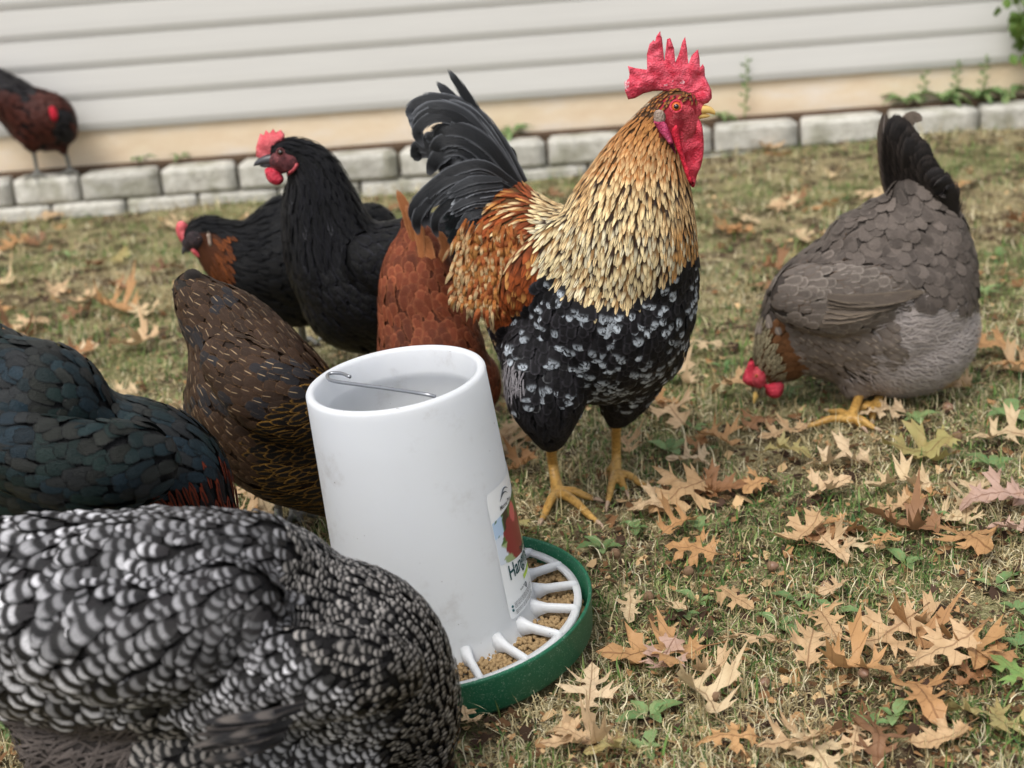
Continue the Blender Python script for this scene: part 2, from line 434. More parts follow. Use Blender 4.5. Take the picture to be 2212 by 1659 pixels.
SFACE = flesh('slate_face_skin', lin(34, 30, 32), lin(62, 50, 52))
EARL = flesh('earlobe_skin', lin(130, 110, 96), lin(176, 160, 146)); FOLD = flesh('magenta_fold', lin(170, 50, 88), lin(200, 88, 122))
BEAKY = simple('beak_horn_yellow', lin(214, 178, 104), .35, .5, .2, 60); BEAKD = simple('beak_dark_horn', lin(62, 62, 66), .35, .5, .2, 60)
IRIS = simple('iris_orange', lin(196, 92, 40), .1, .6, .2, 300); PUP = simple('pupil_black', (.004, .004, .004), .05, .8, 0)
IRISD = simple('iris_dark', lin(60, 34, 24), .1, .6, .2, 300)
CLAW = simple('claw_horn', lin(176, 150, 128), .4, .4, .2, 80)
def legmat(name, c1, c2):
    m, t, b = mat(name, .45, .4); n = N(t); o = n.obj()
    v = n.n('ShaderNodeTexVoronoi'); v.inputs['Scale'].default_value = 210; t.links.new(o, v.inputs['Vector'])
    mp = n.n('ShaderNodeMapping'); mp.inputs['Scale'].default_value = (.7, .7, 1.6); t.links.new(o, mp.inputs[0]); t.links.new(mp.outputs[0], v.inputs['Vector'])
    f = n.noise(o, 45, 4); c = n.mix(f, c1, c2); c = n.mix(n.m('MULTIPLY', n.ramp(v.outputs['Distance'], .45, .8), .45), c, tuple(x * .35 for x in c1))
    t.links.new(c, b.inputs['Base Color']); n.bump(v.outputs['Distance'], -.5, .0015, b); return m
LEGY = legmat('leg_yellow', lin(166, 120, 52), lin(204, 166, 96)); LEGG = legmat('leg_slate', lin(84, 86, 84), lin(138, 136, 128))

def leg(parent, top, mids, foot, toes, rpx, m, claw=True):
    """top/mids: (px,py,Y) of the shank, foot: (px,py) ankle on the ground, toes: pixel tips on the ground"""
    fp = GT(foot[0], foot[1], .014); tp = P(*top); ms = [P(*q) for q in mids]
    r = M(rpx, fp); s = []
    a = crom([[*tp, r * 1.15]] + [[*q, r] for q in ms] + [[*fp, r * 1.25]], 12); s += [[*x, 1] for x in a]
    claws = []
    for t in toes:
        tip = GT(t[0], t[1], .006) if len(t) == 2 else P(*t[:3])
        k1 = fp.lerp(tip, .42) + Vector((0, 0, .006)); k2 = fp.lerp(tip, .75) + Vector((0, 0, .002))
        a = crom([[*fp, r * 1.0], [*k1, r * .82], [*k2, r * .72], [*tip, r * .5]], 9); s += [[*x, 1] for x in a]
        if claw:
            d = (tip - k2).normalized(); claws.append(MB().tube([tip - d * r * .2, tip + d * r * 1.3 + Vector((0, 0, r * .2)), tip + d * r * 2.4 - Vector((0, 0, r * .5))], [r * .46, r * .34, r * .06], 8, 3))
    me = remesh(np.array([x[:5] for x in s]), max(r * .28, .0011), 3)
    o = link('leg', me, m, parent)
    for c_ in claws: c_.build('claw', CLAW, o)
    return o
def eye(parent, px, py, Y, r, iris=IRIS, lid=None):
    p = P(px, py, Y); rr = M(r, p); v = (CO - p).normalized()
    o = MB().ell(p, (rr, rr, rr)).build('eye', iris, parent)
    MB().ell(p + v * rr * .62, (rr * .55,) * 3).build('pupil', PUP, o)
    if lid:
        t = v.orthogonal().normalized(); b = v.cross(t); pts = []
        for i in range(25):
            a = 2 * math.pi * i / 24; pts.append(p + v * rr * .35 + (t * math.cos(a) + b * math.sin(a)) * rr * 1.1)
        MB().tube(pts, rr * .26, 8).build('eyelid', lid, o)
    return o
# ------------------------------------------------------------------ ground
def ground():
    xs = np.concatenate([np.linspace(-40, -3, 14)[:-1], np.linspace(-3, 3, 121), np.linspace(3, 40, 14)[1:]])
    ys = np.concatenate([np.linspace(-20, .4, 8)[:-1], np.linspace(.4, 5, 93), np.linspace(5, 60, 16)[1:]])
    X, Y = np.meshgrid(xs, ys); Z = gzn(X, Y)
    rg = np.random.RandomState(3)
    Z = Z + rg.randn(*Z.shape) * .0016 * (abs(X) < 3)
    v = np.stack([X, Y, Z], -1).reshape(-1, 3); nx = len(xs)
    f = [(j*nx+i, j*nx+i+1, (j+1)*nx+i+1, (j+1)*nx+i) for j in range(len(ys)-1) for i in range(nx-1)]
    m, t, b = mat('soil_and_thatch', .95, .1); n = N(t); o = n.obj()
    f1 = n.noise(o, 2.4, 5, .65); f2 = n.noise(o, 60, 5, .7); f3 = n.noise(o, 14, 4, .6, .6)
    soil = n.cramp(f2, [(.3, lin(42, 33, 26)), (.55, lin(88, 72, 57)), (.75, lin(152, 131, 108))])
    th = n.cramp(n.noise(o, 170, 3, .7, 1.2), [(.3, lin(90, 80, 58)), (.5, lin(156, 144, 106)), (.72, lin(208, 196, 158))])
    c = n.mix(n.ramp(f3, .40, .58), soil, th)
    gr = n.mix(n.noise(o, 90, 3), lin(92, 104, 60), lin(140, 148, 96))
    c = n.mix(n.m('MULTIPLY', n.ramp(f1, .45, .65), .6), c, gr)
    t.links.new(c, b.inputs['Base Color']); n.bump(n.m('ADD', f2, n.noise(o, 320, 3)), .9, .01, b)
    return tag(link('ground', mesh('ground', v, f), m), kind='structure')
ground()

# ------------------------------------------------------------------ grass and litter (nobody could count them)
PAN = G(958, 1395)
def frustum_pts(n, rg, y0=1.05, y1=4.25, p=1.7, xw=.43):
    u = rg.rand(n); q = 1 - p
    Y = (y0 ** q + u * (y1 ** q - y0 ** q)) ** (1 / q) if p != 1 else y0 * (y1 / y0) ** u
    X = (rg.rand(n) * 2 - 1) * (Y * xw + .16) ; return X, Y
def pn(x, y, s, k=0):
    return (np.sin(x*s*1.3+k+1.7*np.sin(y*s*.8+k)) + np.sin(y*s*1.1+2*k+1.3*np.sin(x*s*.9)) + np.sin((x+y)*s*.7+k*3+np.sin((x-y)*s*1.9)))/3
def blades(name, n, seed, hmin, hmax, wmin, wmax, lean, curl, cols, mname, thr, label, segs=5, p=1.7, flat=0, y0=1.05):
    rg = np.random.RandomState(seed); X, Y = frustum_pts(n, rg, y0=y0, p=p)
    dens = 1.35 * pn(X, Y, 9, seed) + .7 * pn(X, Y, 31, seed + 2) + rg.randn(len(X)) * .35
    k = dens > thr
    k &= ((X - PAN.x) ** 2 + (Y - PAN.y) ** 2 > .17 ** 2)
    X, Y = X[k], Y[k]; m_ = len(X)
    h = rg.uniform(hmin, hmax, m_) * (1 + .12 * (Y - 1.5)); wd = rg.uniform(wmin, wmax, m_) * (.75 + .35 * Y / 1.5)
    az = rg.rand(m_) * 2 * np.pi; ln = np.abs(rg.randn(m_)) * lean + flat; cu = rg.randn(m_) * curl
    V = np.empty((m_, segs + 1, 2, 3)); pos = np.stack([X, Y, gzn(X, Y) - .002 + flat * .004 * rg.rand(m_)], 1)
    el = np.pi / 2 - np.minimum(ln * .4, 1.5); a = az.copy()
    for i in range(segs + 1):
        d = np.stack([np.cos(a) * np.cos(el), np.sin(a) * np.cos(el), np.sin(el)], 1)
        sa = a + np.pi / 2 + rg.randn(m_) * .15
        side = np.stack([np.cos(sa), np.sin(sa), rg.randn(m_) * .15], 1)
        ww = wd * (1 - (i / segs) ** 1.6) * .5 + .00008
        V[:, i, 0] = pos - side * ww[:, None]; V[:, i, 1] = pos + side * ww[:, None]
        pos = pos + d * (h / segs)[:, None]
        pos[:, 2] = np.maximum(pos[:, 2], gzn(pos[:, 0], pos[:, 1]) + .001)
        el = el - ln * .45; a = a + cu
        el = np.maximum(el, -.9)
    v = V.reshape(-1, 3); b = (np.arange(m_) * (segs + 1) * 2)[:, None] + np.arange(segs)[None] * 2; b = b.reshape(-1)
    f = np.stack([b, b + 1, b + 3, b + 2], 1)
    me = bpy.data.meshes.new(name); me.vertices.add(len(v)); me.vertices.foreach_set('co', v.reshape(-1))
    me.loops.add(len(f) * 4); me.loops.foreach_set('vertex_index', f.reshape(-1))
    me.polygons.add(len(f)); me.polygons.foreach_set('loop_start', np.arange(len(f)) * 4); me.polygons.foreach_set('loop_total', np.full(len(f), 4))
    cc = np.array([L3(c) for c in cols]); ci = cc[rg.randint(len(cc), size=m_)] * rg.uniform(.7, 1.25, (m_, 1))
    col = np.ones((m_, (segs + 1) * 2, 4)); col[:, :, :3] = ci[:, None]
    at = me.attributes.new('ca', 'FLOAT_COLOR', 'POINT'); at.data.foreach_set('color', col.reshape(-1)); me.update(calc_edges=True)
    m, t, bs = mat(mname, .6, .25); nn = N(t); A = nn.n('ShaderNodeAttribute', attribute_name='ca'); t.links.new(A.outputs[0], bs.inputs['Base Color'])
    tr = nn.n('ShaderNodeBsdfTranslucent'); t.links.new(A.outputs[0], tr.inputs[0]); mx = nn.n('ShaderNodeMixShader'); mx.inputs[0].default_value = .3
    t.links.new(bs.outputs[0], mx.inputs[1]); t.links.new(tr.outputs[0], mx.inputs[2]); t.links.new(mx.outputs[0], t.nodes['Material Output'].inputs[0])
    return tag(link(name, me, m), label, 'grass', kind='stuff')
blades('green_grass', 104000, 11, .008, .028, .0011, .0026, 1.3, .2, [(106,134,72),(88,120,62),(134,152,90),(80,110,66),(156,168,108)], 'grass_green', -0.2, 'short green grass growing in thin patches on the lawn')
blades('dry_grass', 130000, 12, .012, .045, .0009, .0019, 2.6, .5, [(224,212,172),(206,192,148),(234,224,190),(184,168,126),(160,144,104)], 'grass_straw', -.02, 'curled pale dead grass matted over the lawn')
blades('thatch', 60000, 13, .014, .04, .0009, .0019, .3, .5, [(150,132,98),(190,172,134),(124,106,78),(212,196,156),(100,86,64)], 'grass_thatch', -.05, 'flat brown thatch lying on the soil under the grass', flat=1.9)
blades('broad_grass', 5200, 14, .02, .045, .002, .0036, 1.0, .15, [(96,128,62),(76,112,60),(130,150,90)], 'grass_broad', .1, 'longer broad green grass blades in the lawn', p=2.2)
def litter():
    rg = np.random.RandomState(5); X, Y = frustum_pts(24000, rg, p=2.0); n = len(X)
    k = (X - PAN.x) ** 2 + (Y - PAN.y) ** 2 > .175 ** 2; X, Y = X[k], Y[k]; n = len(X)
    V = np.empty((n, 5, 3)); r = rg.uniform(.0015, .0045, n) + .009 * rg.rand(n) ** 6; a0 = rg.rand(n) * 6.28; z = gzn(X, Y) + rg.uniform(.001, .01, n)
    tx, ty = rg.randn(n) * .35, rg.randn(n) * .35
    for i in range(5):
        a = a0 + i * 1.2566 + rg.randn(n) * .25; rr = r * rg.uniform(.4, 1.3, n)
        dx, dy = np.cos(a) * rr, np.sin(a) * rr; V[:, i] = np.stack([X + dx, Y + dy, z + dx * tx + dy * ty], 1)
    v = V.reshape(-1, 3); f = np.arange(n * 5)
    me = bpy.data.meshes.new('leaf_litter'); me.vertices.add(len(v)); me.vertices.foreach_set('co', v.reshape(-1))
    me.loops.add(n * 5); me.loops.foreach_set('vertex_index', f); me.polygons.add(n)
    me.polygons.foreach_set('loop_start', np.arange(n) * 5); me.polygons.foreach_set('loop_total', np.full(n, 5))
    cc = np.array([L3(c) for c in [(120,88,60),(90,66,46),(160,124,86),(60,46,36),(186,156,116),(70,54,44)]])
    ci = cc[rg.randint(6, size=n)] * rg.uniform(.7, 1.2, (n, 1)); col = np.ones((n, 5, 4)); col[:, :, :3] = ci[:, None]
    at = me.attributes.new('ca', 'FLOAT_COLOR', 'POINT'); at.data.foreach_set('color', col.reshape(-1)); me.update(calc_edges=True)
    m, t, bs = mat('litter', .9, .1); A = N(t).n('ShaderNodeAttribute', attribute_name='ca'); t.links.new(A.outputs[0], bs.inputs['Base Color'])
    tag(link('leaf_litter', me, m, smooth=False), 'fine crumbs of dead leaf and bark on the bare soil', 'leaf litter', kind='stuff')
litter()

# ------------------------------------------------------------------ block edging wall and house
WY = 4.20; HY = 4.32
wl, wr = P(0, 393, WY), P(2212, 226, WY); ZT = (wl.z + wr.z) / 2
def zt(x): return wl.z + (wr.z - wl.z) * min(max((x - wl.x) / (wr.x - wl.x), -.4), 1.4)
def stone(seed):
    return None
def blockmat():
    m, t, b = mat('concrete_block', .95, .1); n = N(t); o = n.obj(); oi = n.n('ShaderNodeObjectInfo').outputs['Random']
    f = n.noise(o, 26, 6, .7); c = n.cramp(f, [(.3, lin(164, 160, 150)), (.5, lin(188, 185, 175)), (.7, lin(204, 201, 192))])
    c = n.mix(n.m('MULTIPLY', n.ramp(n.noise(o, 9, 3), .52, .68), .5), c, lin(120, 118, 92))
    hsv = n.n('ShaderNodeHueSaturation'); t.links.new(c, hsv.inputs['Color']); n.inp(hsv.inputs['Value'], n.m('ADD', .88, n.m('MULTIPLY', oi, .22)))
    t.links.new(hsv.outputs[0], b.inputs['Base Color']); n.bump(n.m('ADD', f, n.noise(o, 90, 4)), .5, .008, b); return m
BLK = blockmat()
wall = empty('garden_wall', (0, WY, 0), 'low edging wall of pale grey concrete blocks stacked along the house', 'garden wall')
def xat(px): return P(px, 393 - px * .0755, WY).x
def block(x0, x1, z0, z1, seed):
    bm = bmesh.new(); bmesh.ops.create_grid(bm, x_segments=2, y_segments=2, size=.5); bm.free()
    y0 = WY + .004 * math.sin(seed * 7); bm = bmesh.new()
    bmesh.ops.create_cube(bm, size=1)
    for v in bm.verts:
        fr = v.co.y < 0
        v.co = Vector(((x0 + x1) / 2 + v.co.x * (x1 - x0 - (0.0 if fr else .03)), y0 + .045 + v.co.y * .09, (z0 + z1) / 2 + v.co.z * (z1 - z0)))
    bmesh.ops.bevel(bm, geom=[e for e in bm.edges], offset=.0045, segments=2, affect='EDGES', clamp_overlap=True)
    bmesh.ops.subdivide_edges(bm, edges=[e for e in bm.edges if e.calc_length() > .05], cuts=5, use_grid_fill=True)
    for v in bm.verts:
        k = noise.noise_vector(v.co * 30 + Vector((seed, 0, 0))); v.co += k * .0022
    me = bpy.data.meshes.new('block'); bm.to_mesh(me); bm.free(); return link('block', me, BLK, wall)
H = .077
j1 = [-1170, -1000, -830, -670, -500, -330, -160, 22, 168, 343, 510, 690, 860, 1025, 1180, 1352, 1540, 1728, 1920, 2118, 2300, 2480, 2660, 2850, 3030, 3210]
j2 = [-1080, -910, -740, -570, -410, -240, -70, 98, 262, 418, 592, 770, 945, 1105, 1268, 1450, 1630, 1820, 2010, 2200, 2400, 2580, 2760, 2950, 3130]
for i in range(len(j1) - 1): block(xat(j1[i]) + .004, xat(j1[i+1]) - .004, zt(xat(j1[i])) - H, zt(xat(j1[i])), i + .5)
for i in range(len(j2) - 1): block(xat(j2[i]) + .003, xat(j2[i+1]) - .003, zt(xat(j2[i])) - 2 * H - .002, zt(xat(j2[i])) - H - .002, i + 40.3)

m_bed = simple('bed_soil', lin(88, 72, 58), .95, .1, .5, 40, .8, .01)
bx0, bx1 = -40, 40
bed = MB().box((bx0, WY + .19, -.3), (bx1, HY + .02, 0))
bed.v = []; bed.f = []; xs_ = [-9, wl.x, wr.x, 9]
for x in xs_: bed.v += [(x, WY + .075, -.3), (x, HY - .01, -.3), (x, HY - .01, zt(x) + .008), (x, WY + .075, zt(x) + .004)]
for i in range(3):
    for j in range(4): bed.f.append((i*4+j, i*4+(j+1) % 4, i*4+4+(j+1) % 4, i*4+4+j))
bed = bed.build('flower_bed', m_bed, smooth=False); tag(bed, kind='structure')
house = empty('house', (0, HY, 0), 'house wall with pale grey horizontal vinyl siding above a cream foundation', 'house')
ZS = P(1106, 213, HY).z
def siding():
    v = []; f = []; pitch = .0885; z = ZS; zz = [];
    prof = [(0.0, -.004), (.0, -.0105), (.12, -.0138), (.24, -.016), (.45, -.0148), (.97, -.010), (.995, -.008)]
    rows = []
    for k in range(26):
        for a, y in prof: rows.append((z + pitch * a, HY + y))
        z += pitch
    xs = np.linspace(-9, 9, 181)
    for (zr, yr) in rows:
        for x in xs: v.append((x, yr - .0012 * math.sin(x * 2.3 + zr * 3) , zr + .001 * math.sin(x * 1.1)))
    n = len(xs)
    for r in range(len(rows) - 1):
        for i in range(n - 1): f.append((r*n+i, r*n+i+1, (r+1)*n+i+1, (r+1)*n+i))
    m, t, b = mat('vinyl_siding', .5, .3); nn = N(t); o = nn.obj()
    mp = nn.n('ShaderNodeMapping'); mp.inputs['Scale'].default_value = (1, 1, 14); t.links.new(o, mp.inputs[0])
    c = nn.mix(nn.noise(mp.outputs[0], 2.5, 5), lin(193, 191, 187), lin(205, 203, 198)); t.links.new(c, b.inputs['Base Color'])
    link('siding', mesh('siding', v, f), m, house, smooth=False)
siding()
def found():
    m, t, b = mat('foundation_paint', .9, .1); n = N(t); o = n.obj()
    mp = n.n('ShaderNodeMapping'); mp.inputs['Scale'].default_value = (1, 1, 3); t.links.new(o, mp.inputs[0])
    c = n.cramp(n.noise(mp.outputs[0], 3.5, 5, .6), [(.3, lin(212, 188, 158)), (.5, lin(222, 203, 176)), (.7, lin(224, 213, 200))])
    t.links.new(c, b.inputs['Base Color']); n.bump(n.noise(o, 60, 4), .4, .004, b)
    MB().box((-9, HY + .002, -.4), (9, HY + .2, ZS + .01)).build('foundation', m, house, smooth=False)
    MB().box((-9, HY + .004, ZS + .011), (9, HY + .2, ZS + 2.3)).build('wall', simple('sheathing', lin(150, 148, 144)), house, smooth=False)
found()

# ------------------------------------------------------------------ feeder
def feeder():
    axis_tilt = Matrix.Rotation(R(-4.5), 4, 'Y') @ Matrix.Rotation(R(1.0), 4, 'X')
    base = GT(963, 1392); 
    root = empty('poultry_feeder', base, 'white plastic poultry feeder with a green feed pan standing on the grass among the hens', 'feeder')
    RB, RT, H0, H1 = .1155, .1025, .034, .352
    m, t, b = mat('milky_plastic', .38, .45); n = N(t); o = n.obj()
    mp = n.n('ShaderNodeMapping'); mp.inputs['Scale'].default_value = (1, 1, .35); t.links.new(o, mp.inputs[0])
    f = n.noise(mp.outputs[0], 6, 4); c = n.mix(f, lin(232, 234, 237), lin(243, 245, 247))
    d = n.m('MULTIPLY', n.ramp(n.noise(o, 14, 6, .7), .54, .74), .3); c = n.mix(d, c, lin(170, 160, 152))
    d = n.m('MULTIPLY', n.ramp(n.noise(o, 130, 2, .5), .75, .79), .6); c = n.mix(d, c, lin(110, 96, 90))
    t.links.new(c, b.inputs['Base Color']); n.bump(n.noise(o, 40, 3), .06, .002, b)
    b.inputs['Subsurface Weight'].default_value = .35; b.inputs['Subsurface Radius'].default_value = (.02, .02, .022); b.inputs['Subsurface Scale'].default_value = .5
    tr = n.n('ShaderNodeBsdfTranslucent'); t.links.new(c, tr.inputs[0]); mx = n.n('ShaderNodeMixShader'); mx.inputs[0].default_value = .42
    t.links.new(b.outputs[0], mx.inputs[1]); t.links.new(tr.outputs[0], mx.inputs[2]); t.links.new(mx.outputs[0], t.nodes['Material Output'].inputs[0])
    PLA = m
    m, t, b = mat('green_pan_plastic', .45, .4); n = N(t); o = n.obj()
    c = n.mix(n.noise(o, 12, 3), lin(18, 82, 56), lin(26, 98, 70)); sc = n.noise(o, 240, 4, .65, 2.2)
    c = n.mix(n.m('MULTIPLY', n.ramp(sc, .57, .66), .55), c, lin(150, 176, 158)); t.links.new(c, b.inputs['Base Color']); GRN = m
    SEG = 128
    def lathe(prof, name, m, parent, closed=False, segs=SEG):
        v = []; f = []; k = len(prof)
        for j in range(segs):
            a = 2 * math.pi * j / segs
            for r, z in prof: v.append((r * math.cos(a), r * math.sin(a), z))
        for j in range(segs):
            for i in range(k if closed else k - 1):
                f.append((j*k+i, ((j+1) % segs)*k+i, ((j+1) % segs)*k+(i+1) % k, j*k+(i+1) % k))
        v = [axis_tilt @ Vector(q) + base for q in v]
        me = mesh(name, v, f); bm = bmesh.new(); bm.from_mesh(me); bmesh.ops.recalc_face_normals(bm, faces=bm.faces); bm.to_mesh(me); bm.free()
        return link(name, me, m, parent)
    def rad(z): return RB + (RT - RB) * (z - H0) / (H1 - H0)
    prof = []
    for z in np.linspace(H0 + .012, H1 - .012, 20): prof.append((rad(z), z))
    prof = [(RB + .006, H0 - .004), (RB + .004, H0 + .004)] + prof
    for a in np.linspace(0, math.pi, 9): prof.append((RT - .0045 + .005 * math.cos(a), H1 - .005 + .005 * math.sin(a)))
    for z in [H1 - .030, H1 - .034]: prof.append((RT - .0115, z))
    prof += [(RT - .0085, H1 - .040)]
    for z in np.linspace(H1 - .06, H0 + .01, 12): prof.append((rad(z) - .0035, z))
    prof += [(RB + .002, H0 - .004)]
    hop = lathe(prof, 'hopper', PLA, root, True)
    # skirt ring, spokes and outer grille ring
    ro = .172
    lathe([(ro - .009, .046), (ro, .046), (ro, .041), (ro - .009, .041)], 'grille_ring', PLA, root, True)
    ns = 18
    for k in range(ns):
        a = 2 * math.pi * (k + .35) / ns; ca, sa = math.cos(a), math.sin(a)
        def T(r, s, z): return axis_tilt @ Vector((r*ca - s*sa, r*sa + s*ca, z)) + base
        v = []; fs = []
        st = [(RB - .004, .0085, .030, .020), (RB + .008, .0058, .028, .016), (RB + .018, .0045, .022, .0), (ro - .006, .0040, .015, 0), (ro - .001, .0036, .010, 0)]
        zt = [.060, .056, .053, .0505, .048]; zb = [.030, .040, .043, .041, .041]
        for (r, hw, _, _), z1, z0 in zip(st, zt, zb): v += [T(r, -hw, z0), T(r, hw, z0), T(r, hw * .8, z1 - .002), T(r, hw * .35, z1), T(r, -hw * .35, z1), T(r, -hw * .8, z1 - .002)]
        for i in range(len(st) - 1):
            for j in range(6): fs.append((i*6+j, i*6+(j+1) % 6, (i+1)*6+(j+1) % 6, (i+1)*6+j))
        fs += [tuple(range(6))[::-1], tuple(range(24, 30))]
        me = mesh('spoke', v, fs); bm = bmesh.new(); bm.from_mesh(me); bmesh.ops.recalc_face_normals(bm, faces=bm.faces); bm.to_mesh(me); bm.free()
        link('spoke', me, PLA, root)
    # skirt between hopper and pan
    lathe([(RB + .004, .038), (RB + .010, .030), (RB + .002, .012), (RB - .002, .012), (RB - .002, .036)], 'skirt', PLA, root, True)
    # pan
    rp = .184
    lathe([(.0, .004), (rp - .016, .005), (rp - .006, .012), (rp - .0032, .052), (rp - .002, .0545), (rp + .0002, .0548), (rp + .0016, .053), (rp + .0002, .049), (rp - .003, .010), (rp - .012, .001), (0, .0)], 'feed_pan', GRN, root)
    # wire handle
    wire = simple('galvanised_wire', lin(150, 152, 156), .28, .7, .2, 120); wire.node_tree.nodes['Principled BSDF'].inputs['Metallic'].default_value = .8
    def TT(x, y, z): return axis_tilt @ Vector((x, y, z)) + base
    o0, nz0 = TT(0, 0, H1 - .0015), (axis_tilt.to_3x3() @ Vector((0, 0, 1)))
    def on(px, py, h=0):
        d = P(px, py, 1.5) - CO; return CO + d * ((o0 + nz0 * h - CO).dot(nz0) / d.dot(nz0))
    pts = [on(756,814), on(738,807), on(716,806), on(707,812), on(716,822), on(760,829), on(850,841), on(915,851), on(942,857,-.004)]
    MB().tube(pts, .0021, 10, 6).build('wire_handle', wire, root)
    # label wrapped round the hopper
    cview = axis_tilt.inverted() @ (CO - base); av = math.atan2(cview.y, cview.x)
    a0 = av + R(43); a1 = a0 + R(84)      # from the visible left edge round to the far side
    def LT(s, z, off=.0006):              # s = arc length from the label's left edge
        r = rad(z) + off; a = a0 + s / .118
        return axis_tilt @ Vector((r * math.cos(a), r * math.sin(a), z)) + base
    def patch(name, s0, s1, zf0, zf1, off, m, parent, ns_=30, nz=30, inside=None):
        v = []; f = []
        for i in range(ns_ + 1):
            for j in range(nz + 1):
                s = s0 + (s1 - s0) * i / ns_; za, zb_ = zf0(s), zf1(s); v.append(LT(s, za + (zb_ - za) * j / nz, off))
        for i in range(ns_):
            for j in range(nz): f.append((i*(nz+1)+j, (i+1)*(nz+1)+j, (i+1)*(nz+1)+j+1, i*(nz+1)+j+1))
        return link(name, mesh(name, v, f), m, parent)
    W = .155; zb, zt = .062, .222
    def rc(s, r=.006):
        e = min(s, W - s); return r - math.sqrt(max(r*r - (r-e)**2, 0)) if e < r else 0
    white = simple('label_paper', lin(232, 234, 236), .35, .5, .03, 30)
    lab = patch('label', 0, W, lambda s: zb + rc(s), lambda s: zt - rc(s), .0006, white, root, 60)
    # picture band: curved
    m, t, b = mat('label_picture', .35, .5); n = N(t); A = n.n('ShaderNodeAttribute', attribute_name='ca'); t.links.new(A.outputs[0], b.inputs['Base Color'])
    zc0 = lambda s: .134 - .012 * math.sin(min(s / W, 1) * 3.1) ; zc1 = lambda s: .186 + .018 * (s / W)
    ph = patch('label_picture', .0012, W - .0012, zc0, zc1, .0010, m, lab, 60, 30)
    at = ph.data.attributes.new('ca', 'FLOAT_COLOR', 'POINT'); k = 0; buf = []
    for i in range(61):
        for j in range(31):
            s = i / 60; z = j / 30; nz_ = noise.noise(Vector((s * 14, z * 6, 1))) * .12
            c = lin(176, 200, 226) if z > .5 else lin(206, 216, 226)
            if s < .10 + nz_ and z < .62: c = lin(206, 214, 226)
            if s > .10 + nz_: c = lin(74, 104, 52) if z > .4 else lin(150, 166, 120)
            if .13 + nz_ < s < .24 and z > .6: c = lin(52, 44, 34)
            if (s - .30) ** 2 / .035 + (z - .42) ** 2 / .2 < 1 + nz_ * 3: c = lin(132, 44, 48)
            if (s - .34) ** 2 / .004 + (z - .8) ** 2 / .03 < 1: c = lin(196, 90, 92)
            if (s - .7) ** 2 / .03 + (z - .4) ** 2 / .2 < 1 + nz_ * 3: c = lin(150, 96, 60)
            buf += [*c, 1]
    at.data.foreach_set('color', buf)
    ink = simple('label_ink_green', lin(22, 70, 74), .5, .3, 0); inkd = simple('label_ink_grey', lin(70, 76, 82), .5, .3, 0); lime = simple('label_ink_lime', lin(176, 206, 70), .5, .3, 0)
    def text(s, x, z, size, m, name='lettering', shear=0, sx=1.0):
        cu = bpy.data.curves.new('t', 'FONT'); cu.body = s; cu.size = size; cu.resolution_u = 3; cu.offset = size * .012
        ob = bpy.data.objects.new('t', cu); C.objects.link(ob); dg = bpy.context.evaluated_depsgraph_get()
        me = bpy.data.meshes.new_from_object(ob.evaluated_get(dg)); C.objects.unlink(ob); bpy.data.objects.remove(ob)
        me.name = name
        for v in me.vertices: v.co = LT(x + v.co.x * sx, z + v.co.y, .0013)
        me.update(); return link(name, me, m, lab, smooth=False)
    text('Hanging', .0125, .1085, .026, ink, sx=.8); text('Feeder', .084, .1085, .026, ink, sx=.8); text('Poultry', .052, .125, .010, ink)
    text('For chickens and game birds', .046, .1035, .0052, inkd)
    text('Manna Pro', .022, .1935, .0075, inkd); text('holds 30 lb', .03, .086, .004, inkd)
    for k in range(7): text('Simple to fill and to clean. Keep dry and hang at back height.', .012, .0785 - k * .0019 - (.002 if k > 3 else 0), .0022, inkd)
    patch('lime_band', .046, .080, lambda s: .093, lambda s: .0985, .0011, lime, lab, 10, 2)
    sw = MB()
    for q in range(2):
        pts = [LT(.024 + .004 * q + .026 * u, .2035 + .004 * q + .006 * math.sin(u * 3.1) , .0015) for u in np.linspace(0, 1, 12)]
        sw.tube(pts, [.0001 + .0007 * math.sin(math.pi * u) for u in np.linspace(0, 1, 12)], 6)
    sw.build('emblem', inkd, lab)
    MB().tube([LT(.048 + .0022 * math.cos(a), .089 - .004 + .0032 * math.sin(a), .0013) for a in np.linspace(0, 6.28, 20)], .0004, 6).build('emblem', inkd, lab)
    for z in (.0775, .0725): MB().ell(LT(.0075, z, .001), (.0016, .0016, .0016)).build('emblem', ink, lab)
    # pellets: many, one heap
    rg = np.random.RandomState(9); pv = MB(); pm = simple('feed_pellet', lin(150, 126, 92), .9, .1, .3, 160, .4, .001)
    placed = 0
    for layer, nn_ in ((.014, 900), (.023, 2600), (.031, 3000)):
        for _ in range(nn_):
            rr = math.sqrt(rg.uniform(.112 ** 2, .171 ** 2)); a = rg.rand() * 6.283
            ln, r_ = rg.uniform(.0045, .009), .0024
            hz = layer + .009 * (1 - (rr - .112) / .059) + rg.rand() * .004 - .004
            dz = rg.randn() * .35; b_ = rg.rand() * 6.283; d = Vector((math.cos(b_) * math.cos(dz), math.sin(b_) * math.cos(dz), math.sin(dz)))
            c = Vector((rr * math.cos(a), rr * math.sin(a), hz))
            e = [axis_tilt @ (c + d * (q * ln)) + base for q in (-.5, -.42, .42, .5)]
            pv.add(*tube(e, [r_ * .8, r_, r_, r_ * .8], 7))
    o = pv.build('feed_pellets', pm); tag(o, 'tan cylindrical feed pellets heaped in the green pan', 'feed', kind='stuff')
feeder()
